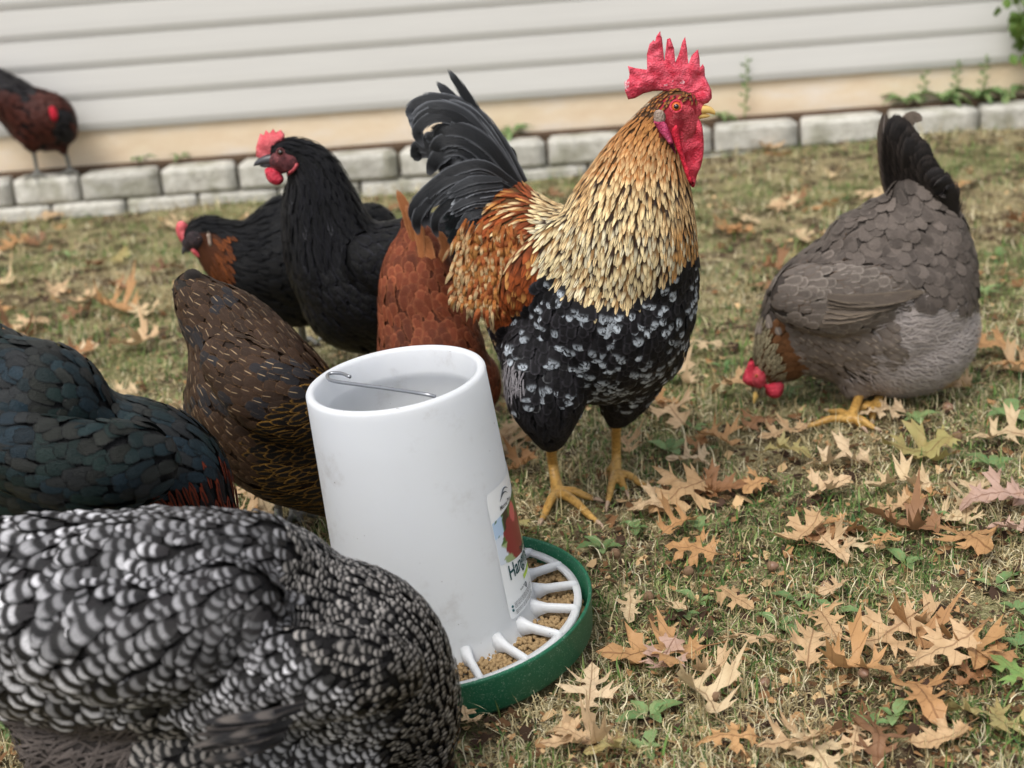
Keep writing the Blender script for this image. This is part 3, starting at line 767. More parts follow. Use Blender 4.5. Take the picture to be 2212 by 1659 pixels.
# ------------------------------------------------------------------ birds
def interp(x, pts):
    a = np.array(pts, float); return np.interp(x, a[:, 0], a[:, 1])
def smooth01(x, a, b): t = min(max((x - a) / (b - a), 0), 1); return t * t * (3 - 2 * t)
def bird(kind, px, py, label, cat):
    b = GT(px, py); return empty(kind, b, label, cat)
def finish(root, parts):
    body = None
    for k, p in parts.items():
        if p.n: p.build(k, root)

# ---------- rooster
def rooster():
    root = bird('rooster', 1260, 1090, 'large rooster with a tall red comb, cream and gold neck and black speckled breast', 'rooster')
    H, B = 1.90, 1.95
    neck = chain([(1462,238,H,50),(1440,262,H,56),(1405,310,H,66,.8),(1385,370,H,92,.85),(1370,440,H,122,.85),(1352,520,H,150,.9),(1335,600,B-.02,170,.9),(1312,660,B-.02,186,.9),(1295,700,B,172,.9)])
    back = chain([(1385,560,B,112),(1300,590,B+.02,150),(1220,600,B+.04,150),(1150,560,B+.07,128),(1110,500,B+.10,95),(1095,440,B+.12,55)])
    low = chain([(1375,735,B,108),(1290,740,B+.01,116),(1200,755,B+.02,112),(1170,710,B+.05,104),(1130,650,B+.09,90)])
    th1 = chain([(1190,770,B-.04,104),(1180,840,B-.06,88),(1186,905,B-.07,54),(1190,948,B-.07,27)])
    th2 = chain([(1360,780,B+.02,84),(1350,845,B+.04,56),(1334,898,B+.05,27)])
    wing = chain([(1230,540,B-.07,75,.5),(1170,600,B-.06,78,.45),(1120,650,B-.02,48,.4),(1085,700,B+.01,28,.4)])
    sm = [neck, back, low, th1, th2, wing]; me = bodymesh(sm, .0058, 10)
    edge = [(900,640),(1130,545),(1200,600),(1290,650),(1370,640),(1440,590),(1515,520)]
    CR1, GOLD, RUST, OCH = L3((220,194,146)), L3((190,136,76)), L3((98,50,28)), L3((164,108,56)); PALE = L3((222,204,160)); DK = L3((44,30,22)); BLK_ = L3((19,18,20)); WH = L3((190,198,206)); SIL = L3((120,122,124))
    def reg(x, y, c, q, n):
        if x > (1446 if y < 232 else 1425) and 220 < y < 300: return None
        if y < 250: return dict(s=.0034, L=.009, W=.0019, ca=DK*2.2, cb=OCH*1.05, m='drop', part='hackle', shape='hackle', lift=.14, jit=.15, cj=.3)
        ns = noise.noise(Vector((x*.02, y*.02, 5)))
        if c == 0 and y < interp(x, edge) + 22 * ns or (c != 0 and x > 1170 and y < interp(x, edge) - 8):
            t = smooth01(y, 235, 430); k = smooth01(y, 400, 510)
            cb = OCH * (1 - t) + CR1 * t; cb = cb * (1 - k * .7) + PALE * k * .7
            g = smooth01(x, 1410, 1470) * smooth01(y, 420, 500) * 1.1 + (.5 if ns > .22 else 0) * (1 - k * .6)
            if x < 1240 + ns * 50 and y > 480: cb = PALE
            g = min(g, .9); cb = cb * (1 - g) + GOLD * g
            ca = (DK * 1.4 if random.random() < .5 else L3((138, 106, 68))) if y > 380 else L3((150, 100, 56))
            if y > 470 and random.random() < .3: cb = L3((212, 200, 168))
            return dict(s=.0036 + .0015 * t, L=.012 + .013 * t, W=.0022 + .0009 * t, ca=ca * (1 if y > 430 else 1.2), cb=cb * 1.12, m='drop', part='hackle', shape='hackle' if y < 520 else 'long', lift=.12, droop=.25, jit=.12, cj=.28, cup=.3)
        if x < 1190 and y < interp(x, [(980,720),(1080,715),(1150,640),(1190,560)]) and q[1] < 2.16:
            inwing = x > 1075 and y > interp(x, [(1060,640),(1110,560),(1180,500)])
            RW = L3((128, 62, 28))
            if inwing: return dict(s=.0075, L=.026, W=.0055, ca=RW*.6, cb=(RW*1.5 if random.random() < .75 else GOLD), m='drop', part='wing', shape='hackle', droop=.9, lift=.08)
            rc = smooth01(y, 380, 560) * .6 + .2 + ns
            return dict(s=.0072, L=.034, W=.0034, ca=RW * .8, cb=(CR1 if rc + random.uniform(-.4, .3) > .42 else (GOLD if random.random() < .4 else RW*1.5)), m='drop', part='saddle', shape='hackle', flow=(-.55, .45, -.55 - .5 * smooth01(y, 400, 560)), droop=.3, jit=.12, lift=.12, cj=.25)
        if c in (3, 4) and y > 872 or y > 900:
            return dict(s=.0075, L=.024, W=.0055, ca=BLK_*1.1, cb=BLK_*2.4, m='hackle', lift=.14, jit=.25, shape='round', cj=.3)
        if x < 1135 and 770 < y < 850 and n[1] < .2: return dict(s=.005, L=.02, W=.002, ca=L3((110,106,108)), cb=L3((150,146,150)), m='hackle', shape='fluff', lift=.25, jit=.4)
        white = random.random() < (.24 if ns > .02 else .05)
        if white: return dict(s=random.choice((.006, .0105)), L=random.uniform(.020, .029), W=random.uniform(.006, .0115), ca=BLK_*1.6, cb=WH*random.uniform(.55, 1), m='tipspot', lift=.2, droop=.5, jit=.35, cj=.3)
        if y > 730 and random.random() < .3: return dict(s=.010, L=.022, W=.0085, ca=BLK_*1.5, cb=SIL*.8, m='edge', lift=.16, droop=.3)
        return dict(s=.0092, L=.023, W=.0078, ca=BLK_*.9, cb=BLK_ * 5.5, m='lace', lift=.24, droop=.5, jit=.25, cj=.5)
    def sk(x, y, q):
        if x > 1418 and 208 < y < 300: return L3((170, 44, 58))
        if y < interp(x, edge): return L3((96, 68, 40))
        if x < 1150 and y < 700: return L3((96, 50, 26))
        return BLK_
    parts = {}; feathers(parts, me, sm, reg, 56000, 21, sk)
    # long saddle feathers hanging beside the wing
    sd_ = parts.setdefault('saddle', Part())
    for i in range(420):
        u = random.random(); v_ = random.random(); x0 = 1000 + 125 * u + random.uniform(-10, 10) - 10 * v_; y0 = 470 + 175 * v_ ** .9 + 15 * u; x1 = x0 - 16 + 26 * u + random.uniform(-12, 10); y1 = y0 + random.uniform(34, 66)
        y1 = min(y1, 722 - abs(u - .5) * 110 + random.uniform(-36, 6))
        if y1 < y0 + 20: continue
        Y0 = B - .0 - .03 * u - .012 * v_
        k = random.random() + (.25 if u < .3 else -.2 * u); cb = CR1 if k > .62 else (GOLD if k > .28 else RUST * 2.2)
        pribbon(sd_, [(x0, y0, Y0+.02), ((x0+x1)/2 - 5, (y0+y1)/2, Y0), (x1, y1, Y0+.008)], random.uniform(3.6, 5.6), L3((140, 80, 36)), cb, 'drop', 'hackle', 3, .3, random.uniform(-.3, .3), .25, 3)
    # tail
    tl = parts.setdefault('tail', Part()); T = B + .13; DG = L3((30, 31, 33)); GR = L3((92, 94, 98))
    def tf(pts, wd, ca=DG, cb=GR, mk='edge', sh='long', tw=0, wa=4): pribbon(tl, [(a, b, T + c) for a, b, c in pts], wd, ca, cb, mk, sh, 6, .18, tw, .2, wa)
    for i in range(9):   # upright fan behind
        k = i / 8; tf([(1120-6*i, 420, .03), (1060-18*i*.8, 330, .045), (1010 - 14*i, 255+8*i, .05), (985-12*i, 235+14*i, .05)], 20, DG*.8, GR*.7)
    tf([(1118,400,.0), (1060,300,-.0), (1010,215,.0), (964,146,.0)], 13, DG, GR*.8, wa=1); tf([(1110,410,.01), (1040,300,.01), (990,225,.01), (946,176,.01)], 15, DG*2, GR*.8, wa=1)
    for i in range(8):   # arched sickles falling left
        k = i / 7.0
        tf([(1128-8*k, 392+14*k, -.01*k), (1075-14*k, 300+34*k, -.02*k), (1010-8*k, 232+32*k, -.025*k), (940+4*k, 216+28*k, -.03*k), (894+10*k, 236+34*k, -.03*k), (884+34*k, 268+46*k, -.03)], 19 - 3*k, DG * (1 + .5*(i % 3)), GR * (1 if i % 2 else 1.6), sh='long')
    for i in range(7):
        k = i / 6.0
        tf([(1120-10*k, 405+8*k, -.02), (1060-20*k, 330+36*k, -.03), (1000-6*k, 290+44*k, -.03), (950+10*k, 290+60*k, -.03), (925+20*k, 320+70*k, -.02)], 20, DG*.9, GR*.8)
    for i in range(9):   # lower coverts, curving down to the left
        k = i / 8.0
        tf([(1115-6*k, 400+26*k, -.03), (1045-8*k, 358+44*k, -.05), (975+4*k, 372+44*k, -.055), (925+6*k, 410+36*k, -.05), (897+16*k, 455+20*k, -.045), (900+22*k, 495+14*k, -.04)], 15, DG*(.9+.3*(i % 2)), GR)
    for i in range(12):  # paler grey fluff with white edges
        y0 = 398 + 9 * i; tf([(1085, y0 - 10, -.04), (1020, y0 - 6, -.065), (965 + 3*i, y0 + 22, -.06)], 12, DG*2.2, L3((168,172,178)) if i in (2, 3, 5) else GR, 'edge', 'hackle')
    for i in range(14):
        y0 = 430 + 10 * i; tf([(1075, y0, -.02), (1010, y0 + 14, -.03), (960 + 4*i, y0 + 50, -.02)], 15, L3((20,24,27)), L3((40,54,56)))
    for i in range(12):
        k = i / 11.0; tf([(1100-4*k, 440+30*k, .01), (1040, 425+50*k, .005), (985+5*k, 420+60*k, .0), (945+20*k, 440+70*k, .0)], 17, DG*1.1, GR*.7)
        tf([(1110-6*k, 380+20*k, .01), (1050-8*k, 320+45*k, .005), (985, 275+65*k, .0), (930+25*k, 262+85*k, .0)], 17, DG*(.9+.4*(i % 2)), GR*.8)
    tf([(1110,400,.03),(1112,350,.03),(1105,322,.03),(1090,322,.03)], 12, L3((16,18,20)), L3((40,42,46)))
    finish(root, parts)
    # face, comb, wattles, eye, beak
    Yf = H - .030
    fc = MB(); p0 = P(1466, 250, Yf + .012); r = M(1, p0)
    fc.ell(P(1466,242,H-.010), (r*36, r*33, r*28)); fc.ell(P(1470,290,H-.010), (r*18, r*22, r*34)); fc.ell(P(1478,266,H-.008), (r*30, r*30, r*40)); fc.ell(P(1446,262,H-.012), (r*30, r*30, r*38)); fc.ell(P(1500,234,H), (r*24, r*22, r*22)); fc.ell(P(1490,214,H), (r*22, r*20, r*18))
    link('face', remesh_mb(fc, .0022, 8), FACE, root)
    comb = [(1357,215),(1350,196),(1349,176),(1358,170),(1360,160),(1356,142),(1372,147),(1392,150),(1398,150),(1397,118),(1403,95),(1412,86),(1415,90),(1418,78),(1426,67),(1430,82),(1435,130),(1441,84),(1448,82),(1456,104),(1459,134),(1466,118),(1474,90),(1480,79),(1484,104),(1487,138),(1494,120),(1502,112),(1508,106),(1511,124),(1512,146),(1518,138),(1522,146),(1523,165),(1530,180),(1537,196),(1538,212),(1530,222),(1518,226),(1505,222),(1490,226),(1470,212),(1452,200),(1430,196),(1410,197),(1390,202),(1372,212)]
    puffy('comb', comb, H + .0, .0048, COMBR, root, 5, .007, None, 0, 12)
    puffy('comb_lobe', [(1398,150),(1398,118),(1404,95),(1412,86),(1416,92),(1414,120),(1418,150),(1410,158)], H + .012, .003, COMBR, root, 6, .003, None, 0, 9)
    MB().ell(P(1516, 209, H - .002), (r*19, r*17, r*14)).build('comb_base', COMBR, root)
    puffy('wattle', [(1478,262),(1492,248),(1506,252),(1516,268),(1520,300),(1520,330),(1514,360),(1506,378),(1500,404),(1492,402),(1484,385),(1478,350),(1470,318),(1466,288)], H - .022, .0055, RED, root, 7, .006, lambda x, y: .012 * math.sin((x - 1470) * .05), 3, 14)
    puffy('wattle', [(1462,270),(1470,300),(1478,335),(1490,370),(1500,400),(1492,402),(1482,380),(1470,345),(1458,312),(1450,285)], H - .036, .004, DRED, root, 6, .003, None, 3, 8)
    puffy('wattle_fold', [(1428,258),(1442,272),(1452,298),(1460,330),(1454,326),(1440,304),(1424,284),(1412,262)], H - .036, .0035, FOLD, root, 6, .002, None, 3, 8)
    puffy('earlobe', [(1412,246),(1418,238),(1430,238),(1438,248),(1436,262),(1426,272),(1414,266)], H - .035, .0035, EARL, root, 6, .003, None, 3, 8)
    eye(root, 1461, 230, H - .036, 11, IRIS, RED)
    bk = MB(); bk.tube([P(1490,240,H-.004), P(1512,236,H-.004), P(1530,237,H-.004), P(1541,243,H-.004), P(1543,248,H-.004)], [r*13, r*11, r*8.5, r*5, r*1.2], 14, 5); bk.build('upper_beak', BEAKY, root)
    bk = MB(); bk.tube([P(1490,250,H-.004), P(1510,250,H-.004), P(1528,250,H-.004), P(1534,250,H-.004)], [r*9, r*7, r*4, r*1.2], 12, 4); bk.build('lower_beak', BEAKY, root)
    YL = GT(1205, 1066).y
    leg(root, (1190, 935, B-.07), [(1192,985,YL-.0), (1199,1030,YL)], (1205,1062), [(1290,1128),(1282,1077),(1170,1124),(1196,1046)], 12, LEGY)
    YL = GT(1330, 1025).y
    leg(root, (1332, 880, B+.05), [(1331,940,YL-.01), (1331,985,YL)], (1330,1022), [(1313,1086),(1398,1052),(1352,1062),(1312,1016)], 11, LEGY)
def remesh_mb(mb, voxel, sm=4):
    me = mesh('tmp', mb.v, mb.f); ob = bpy.data.objects.new('tmp', me); C.objects.link(ob)
    m = ob.modifiers.new('r', 'REMESH'); m.mode = 'VOXEL'; m.voxel_size = voxel
    m2 = ob.modifiers.new('s', 'SMOOTH'); m2.iterations = sm; m2.factor = .6
    r = bpy.data.meshes.new_from_object(ob.evaluated_get(bpy.context.evaluated_depsgraph_get())); bpy.data.objects.remove(ob); return r

# ---------- grey hen on the right
def grey_hen():
    root = bird('hen', 1850, 905, 'grey hen with a dark upright tail pecking at the grass on the right', 'hen')
    B = 2.26
    body = chain([(1668,800,B,34),(1690,762,B,62),(1722,715,B,86),(1775,672,B,122,.9),(1850,655,B,158,.9),(1920,650,B,170,.92),(1962,610,B,140),(1985,540,B,104),(1988,470,B,70),(1965,420,B,42)])
    fl = chain([(1870,700,B,140),(1960,715,B,142),(2010,700,B,100)])
    br = chain([(1740,720,B,80),(1820,735,B,90),(1890,755,B,92)])
    rump = chain([(1880,560,B,110),(1950,520,B,100),(1995,540,B+.02,95)])
    wing = chain([(1730,640,B-.08,70,.5),(1810,650,B-.10,78,.45),(1890,640,B-.10,66,.4),(1970,615,B-.08,36,.4)])
    hd = chain([(1672,790,B,36),(1652,815,B,30),(1646,835,B,24)])
    th = chain([(1860,790,B-.03,60),(1850,835,B-.04,30)]); th2 = chain([(1890,785,B+.04,60),(1900,820,B+.05,28)])
    sm = [body, fl, br, rump, wing, hd, th, th2]; me = bodymesh(sm, .0055, 10)
    GY, LG, DK, BR, TAN = L3((108,99,92)), L3((182,172,167)), L3((72,65,60)), L3((108,74,48)), L3((146,134,120))
    def reg(x, y, c, q, n):
        ns = noise.noise(Vector((x*.018, y*.018, 2)))
        if x > 1925 - (y - 680) * .35 + ns * 90 + random.uniform(-18, 18) and y > 650 or (y > 800 and x > 1880):
            k = random.random(); return dict(s=.0036, L=.018, W=.0015, ca=LG*(.9+.15*k), cb=LG*1.08, m='hackle', shape='fluff', lift=.3, jit=.38, droop=.2, cj=.12)
        if x < 1735 and y > 700 and x < 1676 + (y - 700) * .5 + ns * 30:
            if x < 1672 + (y - 760) * .3: return dict(s=.0045, L=.016, W=.0026, ca=L3((60,54,44)), cb=L3((160,150,120)), m='hackle', part='hackle', shape='hackle', cj=.35)
            return dict(s=.007, L=.02, W=.006, ca=BR, cb=BR*1.3, m='lace', part='hackle', cj=.25)
        if c == 4:
            return dict(s=.0095, L=.028, W=.009, ca=GY*(.85 if y < 680 else 1.05), cb=L3((150,140,130)), m='shaft' if ns < .0 else 'lace', part='wing', flow=(1, 0, .12), droop=.05, lift=.1)
        if x > 1830 and y < 640: # large rounded tail coverts
            return dict(s=random.uniform(.009, .014), L=.034, W=random.uniform(.009, .0135), ca=DK*random.uniform(1.0, 1.9), cb=GY*.85, m='lace', flow=(.35, 0, -.9 if x < 1960 else -.5), droop=.1, jit=.38, lift=.26, part='saddle', cj=.25)
        if y > 680: return dict(s=.0105, L=.026, W=.009, ca=GY*1.25, cb=TAN*1.7, m='shaft', flow=(.8, 0, -.45), lift=.12)
        return dict(s=.0105, L=.026, W=.0092, ca=DK*1.45, cb=GY*(1.0 if random.random() < .8 else 1.7), m='shaft' if random.random() < .3 else 'lace', lift=.12, jit=.2, cj=.22)
    def sk(x, y, q):
        if x > 1890 and y > 650: return LG * .95
        if x < 1735 and y > 700: return BR * .8
        return DK
    parts = {}; feathers(parts, me, sm, reg, 30000, 31, sk)
    tl = parts.setdefault('tail', Part()); D, E = L3((24,21,20)), L3((50,44,41))
    for i in range(15):
        k = i / 14; pribbon(tl, [(1948+70*k, 460+80*k, B+.02-.045*k), (1934+112*k, 378+85*k, B+.015-.05*k), (1932+112*k, 300+110*k, B-.04*k), (1940+96*k, 244+160*k**1.5, B-.04*k)], 30, D*random.uniform(.7, 1.2), E*random.uniform(.7, 1.2), 'edge', 'long', 6, .2, -.2, .1, 1.2)
    for i in range(26):
        u = random.random(); x_, y_ = 2020 + 52*u + random.uniform(-8, 8), 470 + 120*u + random.uniform(-25, 25)
        pribbon(tl, [(x_-18, y_-26, B-.02), (x_, y_, B-.035), (x_+14, y_+30, B-.03)], 15, L3((72,66,63)), L3((98,91,87)), 'lace', 'round', 4, .25, random.uniform(-.4, .4), .2, 3)
    pribbon(tl, [(1925,450,B+.03),(1912,370,B+.03),(1908,300,B+.03),(1914,236,B+.03)], 15, L3((70,62,56)), L3((150,140,134)), 'shaft', 'long', 6, .12, 0, .1, 1)
    pribbon(tl, [(1935,450,B+.05),(1945,350,B+.05),(1962,262,B+.05),(1996,258,B+.05)], 20, L3((90,80,70)), L3((110,98,88)), 'lace', 'long', 6, .12, 0, .1, 1)
    for i in range(6): pribbon(tl, [(2000+4*i, 520+6*i, B+.0), (2020+8*i, 450+14*i, B+.0), (2030+9*i, 400+22*i, B+.01)], 22, E, L3((110,104,98)), 'edge', 'round', 6)
    wg = parts.setdefault('wing', Part())
    for i in range(7):
        pribbon(wg, [(1790-2*i, 640+9*i, B-.125), (1850-2*i, 645+7*i, B-.136), (1925-6*i, 640+5*i, B-.132), (2020-20*i, 624+6*i, B-.105)], 13, L3((92,82,73))*(.75+.06*i), L3((118,105,90))*(.8+.04*i), 'lace', 'long', 5, .12, .15, .1, 2.5)
    finish(root, parts)
    r = M(1, P(1650, 820, B))
    puffy('comb', [(1622,770),(1614,790),(1606,808),(1604,822),(1614,832),(1628,836),(1640,840),(1644,826),(1634,806),(1630,786)], B-.012, .006, RED, root, 7, .006, None, 3, 9)
    puffy('wattle', [(1644,826),(1660,830),(1678,824),(1692,826),(1693,844),(1684,858),(1668,860),(1656,852),(1650,840)], B-.02, .006, RED, root, 7, .005, None, 3, 10)
    fc = MB().ell(P(1638,815,B-.012), (r*17, r*26, r*24)); fc.build('face', FACE, root)
    MB().tube([P(1640,838,B-.008), P(1632,856,B-.008), P(1628,872,B-.008)], [r*9, r*6, r*1], 10, 4).build('beak', BEAKY, root); eye(root, 1634, 812, B-.045, 4)
    YL = GT(1835, 908).y
    leg(root, (1862, 840, B-.03), [(1850,872,YL)], (1838,905), [(1742,921),(1790,888),(1890,925),(1862,922)], 10, LEGY)
    YL = GT(1880, 885).y
    leg(root, (1912, 820, B+.03), [(1900,858,YL)], (1886,884), [(1842,890),(1884,908),(1920,882),(1850,876)], 10.5, LEGY)

# ---------- black hen, head raised
def black_hen():
    root = bird('hen', 830, 775, 'glossy black hen standing with its head raised beside the rooster', 'hen')
    B = 2.30
    nk = chain([(606,330,B-.01,27),(622,332,B-.01,34),(650,342,B,44),(678,372,B,56),(690,430,B,76,.9),(706,500,B,94,.9),(735,570,B,112,.9),(785,610,B,126),(850,610,B,130),(930,575,B+.03,110),(985,530,B+.06,75)])
    br = chain([(730,560,B,80),(755,640,B,104),(785,680,B,82)])
    wing = chain([(800,560,B-.08,60,.5),(870,580,B-.09,66,.45),(950,560,B-.06,40,.4)])
    sm = [nk, br, wing]; me = bodymesh(sm, .006, 10)
    K, K2 = L3((10,10,12)), L3((40,40,48))
    def reg(x, y, c, q, n):
        if x < 640 and y < 385 and y > 322: return None
        if y < 340 and x < 700: return dict(s=.0045, L=.014, W=.0028, ca=K, cb=K2, m='black', part='hackle', shape='hackle')
        if y < 560 and c == 0 and x < 790: 
            pale = random.random() < .05 and y > 400
            return dict(s=.0062, L=.026, W=.0034, ca=K, cb=(L3((120,120,126)) if pale else K2), m='black', part='hackle', shape='hackle', droop=.3, jit=.16, lift=.16, cj=.3)  # hackle edge colour is brightened to paint highlights on the black neck
        return dict(s=.011, L=.027, W=.0095, ca=K*.9, cb=K2*.9, m='black', lift=.12, jit=.15, cj=.3, droop=.3)
    parts = {}; feathers(parts, me, sm, reg, 11000, 41, lambda x, y, q: K*.8)
    tl = parts.setdefault('tail', Part())
    for i in range(8): pribbon(tl, [(960,530+5*i,B+.05), (1010,480+8*i,B+.08), (1060,420+14*i,B+.10)], 20, K, K2, 'black', 'long', 5)
    finish(root, parts)
    r = M(1, P(620, 340, B))
    fc = MB(); fc.ell(P(610,345,B-.022), (r*28, r*22, r*20)); fc.ell(P(624,352,B-.024), (r*22, r*20, r*22)); fc.ell(P(596,346,B-.012),(r*18,r*16,r*13)); fc.ell(P(606,362,B-.014),(r*22,r*16,r*14))
    link('face', remesh_mb(fc, .002, 6), DFACE, root)
    puffy('comb', [(553,338),(553,318),(558,300),(562,288),(570,292),(574,280),(582,288),(590,278),(596,286),(606,280),(615,290),(614,304),(604,316),(594,330),(584,346),(566,346)], B-.008, .0045, PINK, root, 6, .006, None, 0, 10)
    puffy('wattle', [(572,366),(582,362),(598,366),(610,378),(613,390),(604,399),(592,399),(580,392),(574,380)], B-.022, .0055, RED, root, 6, .004, None, 3, 10)
    puffy('wattle_fold', [(640,352),(646,354),(638,368),(622,380),(624,370)], B-.034, .003, PINK, root, 5, .002, None, 3, 6)
    eye(root, 606, 329, B-.047, 7.5, IRISD, DFACE)
    MB().tube([P(590,344,B-.012), P(572,346,B-.012), P(556,352,B-.012), P(548,358,B-.012)], [r*13, r*10, r*6, r*1], 12, 4).build('upper_beak', BEAKD, root)
    MB().tube([P(590,354,B-.012), P(572,357,B-.012), P(562,359,B-.012)], [r*8, r*5, r*1], 12, 4).build('lower_beak', BEAKD, root)
    YL = GT(850, 800).y
    leg(root, (850, 720, B), [(850,780,B-.1)], (850,820), [(810,840),(850,850),(890,835)], 9, LEGG, False); leg(root, (910, 700, B+.05), [(910,760,B-.02)], (912,800), [(880,815),(915,822),(945,812)], 9, LEGG, False)

# ---------- black hen with copper throat
def copper_hen():
    root = bird('hen', 640, 740, 'black hen with a copper brown throat looking down to the left behind the others', 'hen')
    B = 2.52
    nk = chain([(424,512,B-.01,30),(436,506,B-.01,38),(455,510,B,44),(490,540,B,66),(540,570,B,88,.9),(600,570,B,104),(670,560,B,112),(740,540,B+.02,95),(800,500,B+.05,60)])
    br = chain([(520,590,B,62),(570,620,B,78),(640,620,B,84),(700,610,B,80)])
    back = chain([(560,530,B,60),(620,480,B+.03,58),(660,450,B+.06,40)])
    sm = [nk, br, back]; me = bodymesh(sm, .0065, 10)
    K, K2, CU = L3((9,9,11)), L3((28,30,36)), L3((112,60,26))
    def reg(x, y, c, q, n):
        if x < 455 and y > 498 and x < 462: return None
        if x < 500 and y > 505 and x > 430: return dict(s=.0075, L=.022, W=.004, ca=L3((60,30,16)), cb=CU, m='hackle', part='hackle', shape='hackle', droop=.6, cj=.35)
        if x < 560: return dict(s=.008, L=.025, W=.004, ca=K, cb=K2*.8, m='black', part='hackle', shape='hackle')
        return dict(s=.013, L=.028, W=.010, ca=K*.9, cb=K2*.8, m='black', lift=.1)
    parts = {}; feathers(parts, me, sm, reg, 8000, 51, lambda x, y, q: K if not (430 < x < 490 and y > 505) else CU*.4)
    finish(root, parts)
    r = M(1, P(430, 520, B))
    fc = MB(); fc.ell(P(428,514,B-.022), (r*27, r*22, r*24)); fc.ell(P(414,524,B-.014), (r*22, r*17, r*17)); link('face', remesh_mb(fc, .0022, 6), SFACE, root)
    puffy('comb', [(380,492),(384,480),(394,477),(404,484),(414,500),(412,520),(402,530),(390,522),(382,506)], B-.008, .006, PINK, root, 6, .005, None, 3, 9)
    puffy('wattle', [(412,538),(424,532),(440,530),(452,536),(453,548),(444,556),(430,557),(418,550)], B-.025, .005, PINK, root, 6, .004, None, 3, 9)
    puffy('earlobe', [(446,502),(452,500),(457,514),(459,532),(453,534),(448,518)], B-.042, .003, EARL, root, 5, .002, None, 3, 6)
    eye(root, 430, 515, B-.046, 4, IRISD, SFACE)
    MB().tube([P(418,522,B-.014), P(406,530,B-.014), P(398,540,B-.014), P(394,550,B-.014)], [r*13, r*10, r*6, r*1], 12, 4).build('upper_beak', BEAKD, root)
    MB().tube([P(420,530,B-.014), P(410,539,B-.014), P(403,546,B-.014)], [r*8, r*5, r*1], 12, 4).build('lower_beak', BEAKD, root)
    leg(root, (640, 650, B), [(650,700,B)], (655,735), [(625,748),(660,756),(690,745)], 8, LEGG, False); leg(root, (700, 640, B+.06), [(705,690,B+.05)], (710,720), [(690,735),(715,738),(735,728)], 8, LEGG, False)

# ---------- red brown hen seen from behind
def red_hen():
    root = bird('hen', 960, 990, 'red brown hen seen from behind between the white feeder and the rooster', 'hen')
    B = 2.06
    body = chain([(960,1010,B-.10,30),(950,940,B-.06,60),(945,870,B-.03,100),(935,790,B,116,1),(925,720,B+.02,104,1),(908,640,B+.03,88,1),(903,575,B+.04,70,1),(900,520,B+.05,36,1),(885,470,B+.05,14,1)])
    lowb = chain([(880,830,B,70),(940,840,B,110),(1000,830,B,80)])
    sm = [body, lowb]; me = bodymesh(sm, .006, 8)
    A1, A2 = L3((104,52,33)), L3((142,84,56))
    def reg(x, y, c, q, n):
        ns = noise.noise(Vector((x*.02, y*.02, 9)))
        k = 1 + ns * .5
        fl = (0, .1, 1) if y > 735 else (0, 0, 1)
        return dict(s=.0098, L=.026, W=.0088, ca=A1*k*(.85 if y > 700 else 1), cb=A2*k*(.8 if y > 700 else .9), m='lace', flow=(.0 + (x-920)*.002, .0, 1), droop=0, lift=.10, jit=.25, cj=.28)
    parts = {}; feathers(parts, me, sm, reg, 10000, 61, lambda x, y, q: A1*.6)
    tl = parts.setdefault('tail', Part()); T1 = L3((176,112,70)); T2 = L3((196,136,92))
    for i in range(5): pribbon(tl, [(905+2*i,545+8*i,B+.02-.006*i),(893+3*i,500,B+.02-.006*i),(884+4*i,455+4*i,B+.02-.005*i),(872+5*i,418+13*i,B+.02-.004*i)], 13, T1*(.75+.06*i), T2*.85, 'edge', 'long', 5)
    pribbon(tl, [(930,560,B),(915,530,B),(905,505,B)], 16, T1*.8, T2, 'lace', 'long'); pribbon(tl, [(950,570,B+.01),(960,535,B),(940,505,B)], 12, T1*.7, T2, 'lace', 'long')
    finish(root, parts)
    leg(root, (900, 900, B), [(898,960,B-.05)], (900,1005), [(880,1020),(905,1030),(930,1018)], 10, LEGY, False); leg(root, (1000, 900, B), [(1000,960,B-.05)], (1000,1000), [(980,1015),(1005,1025),(1025,1012)], 10, LEGY, False)

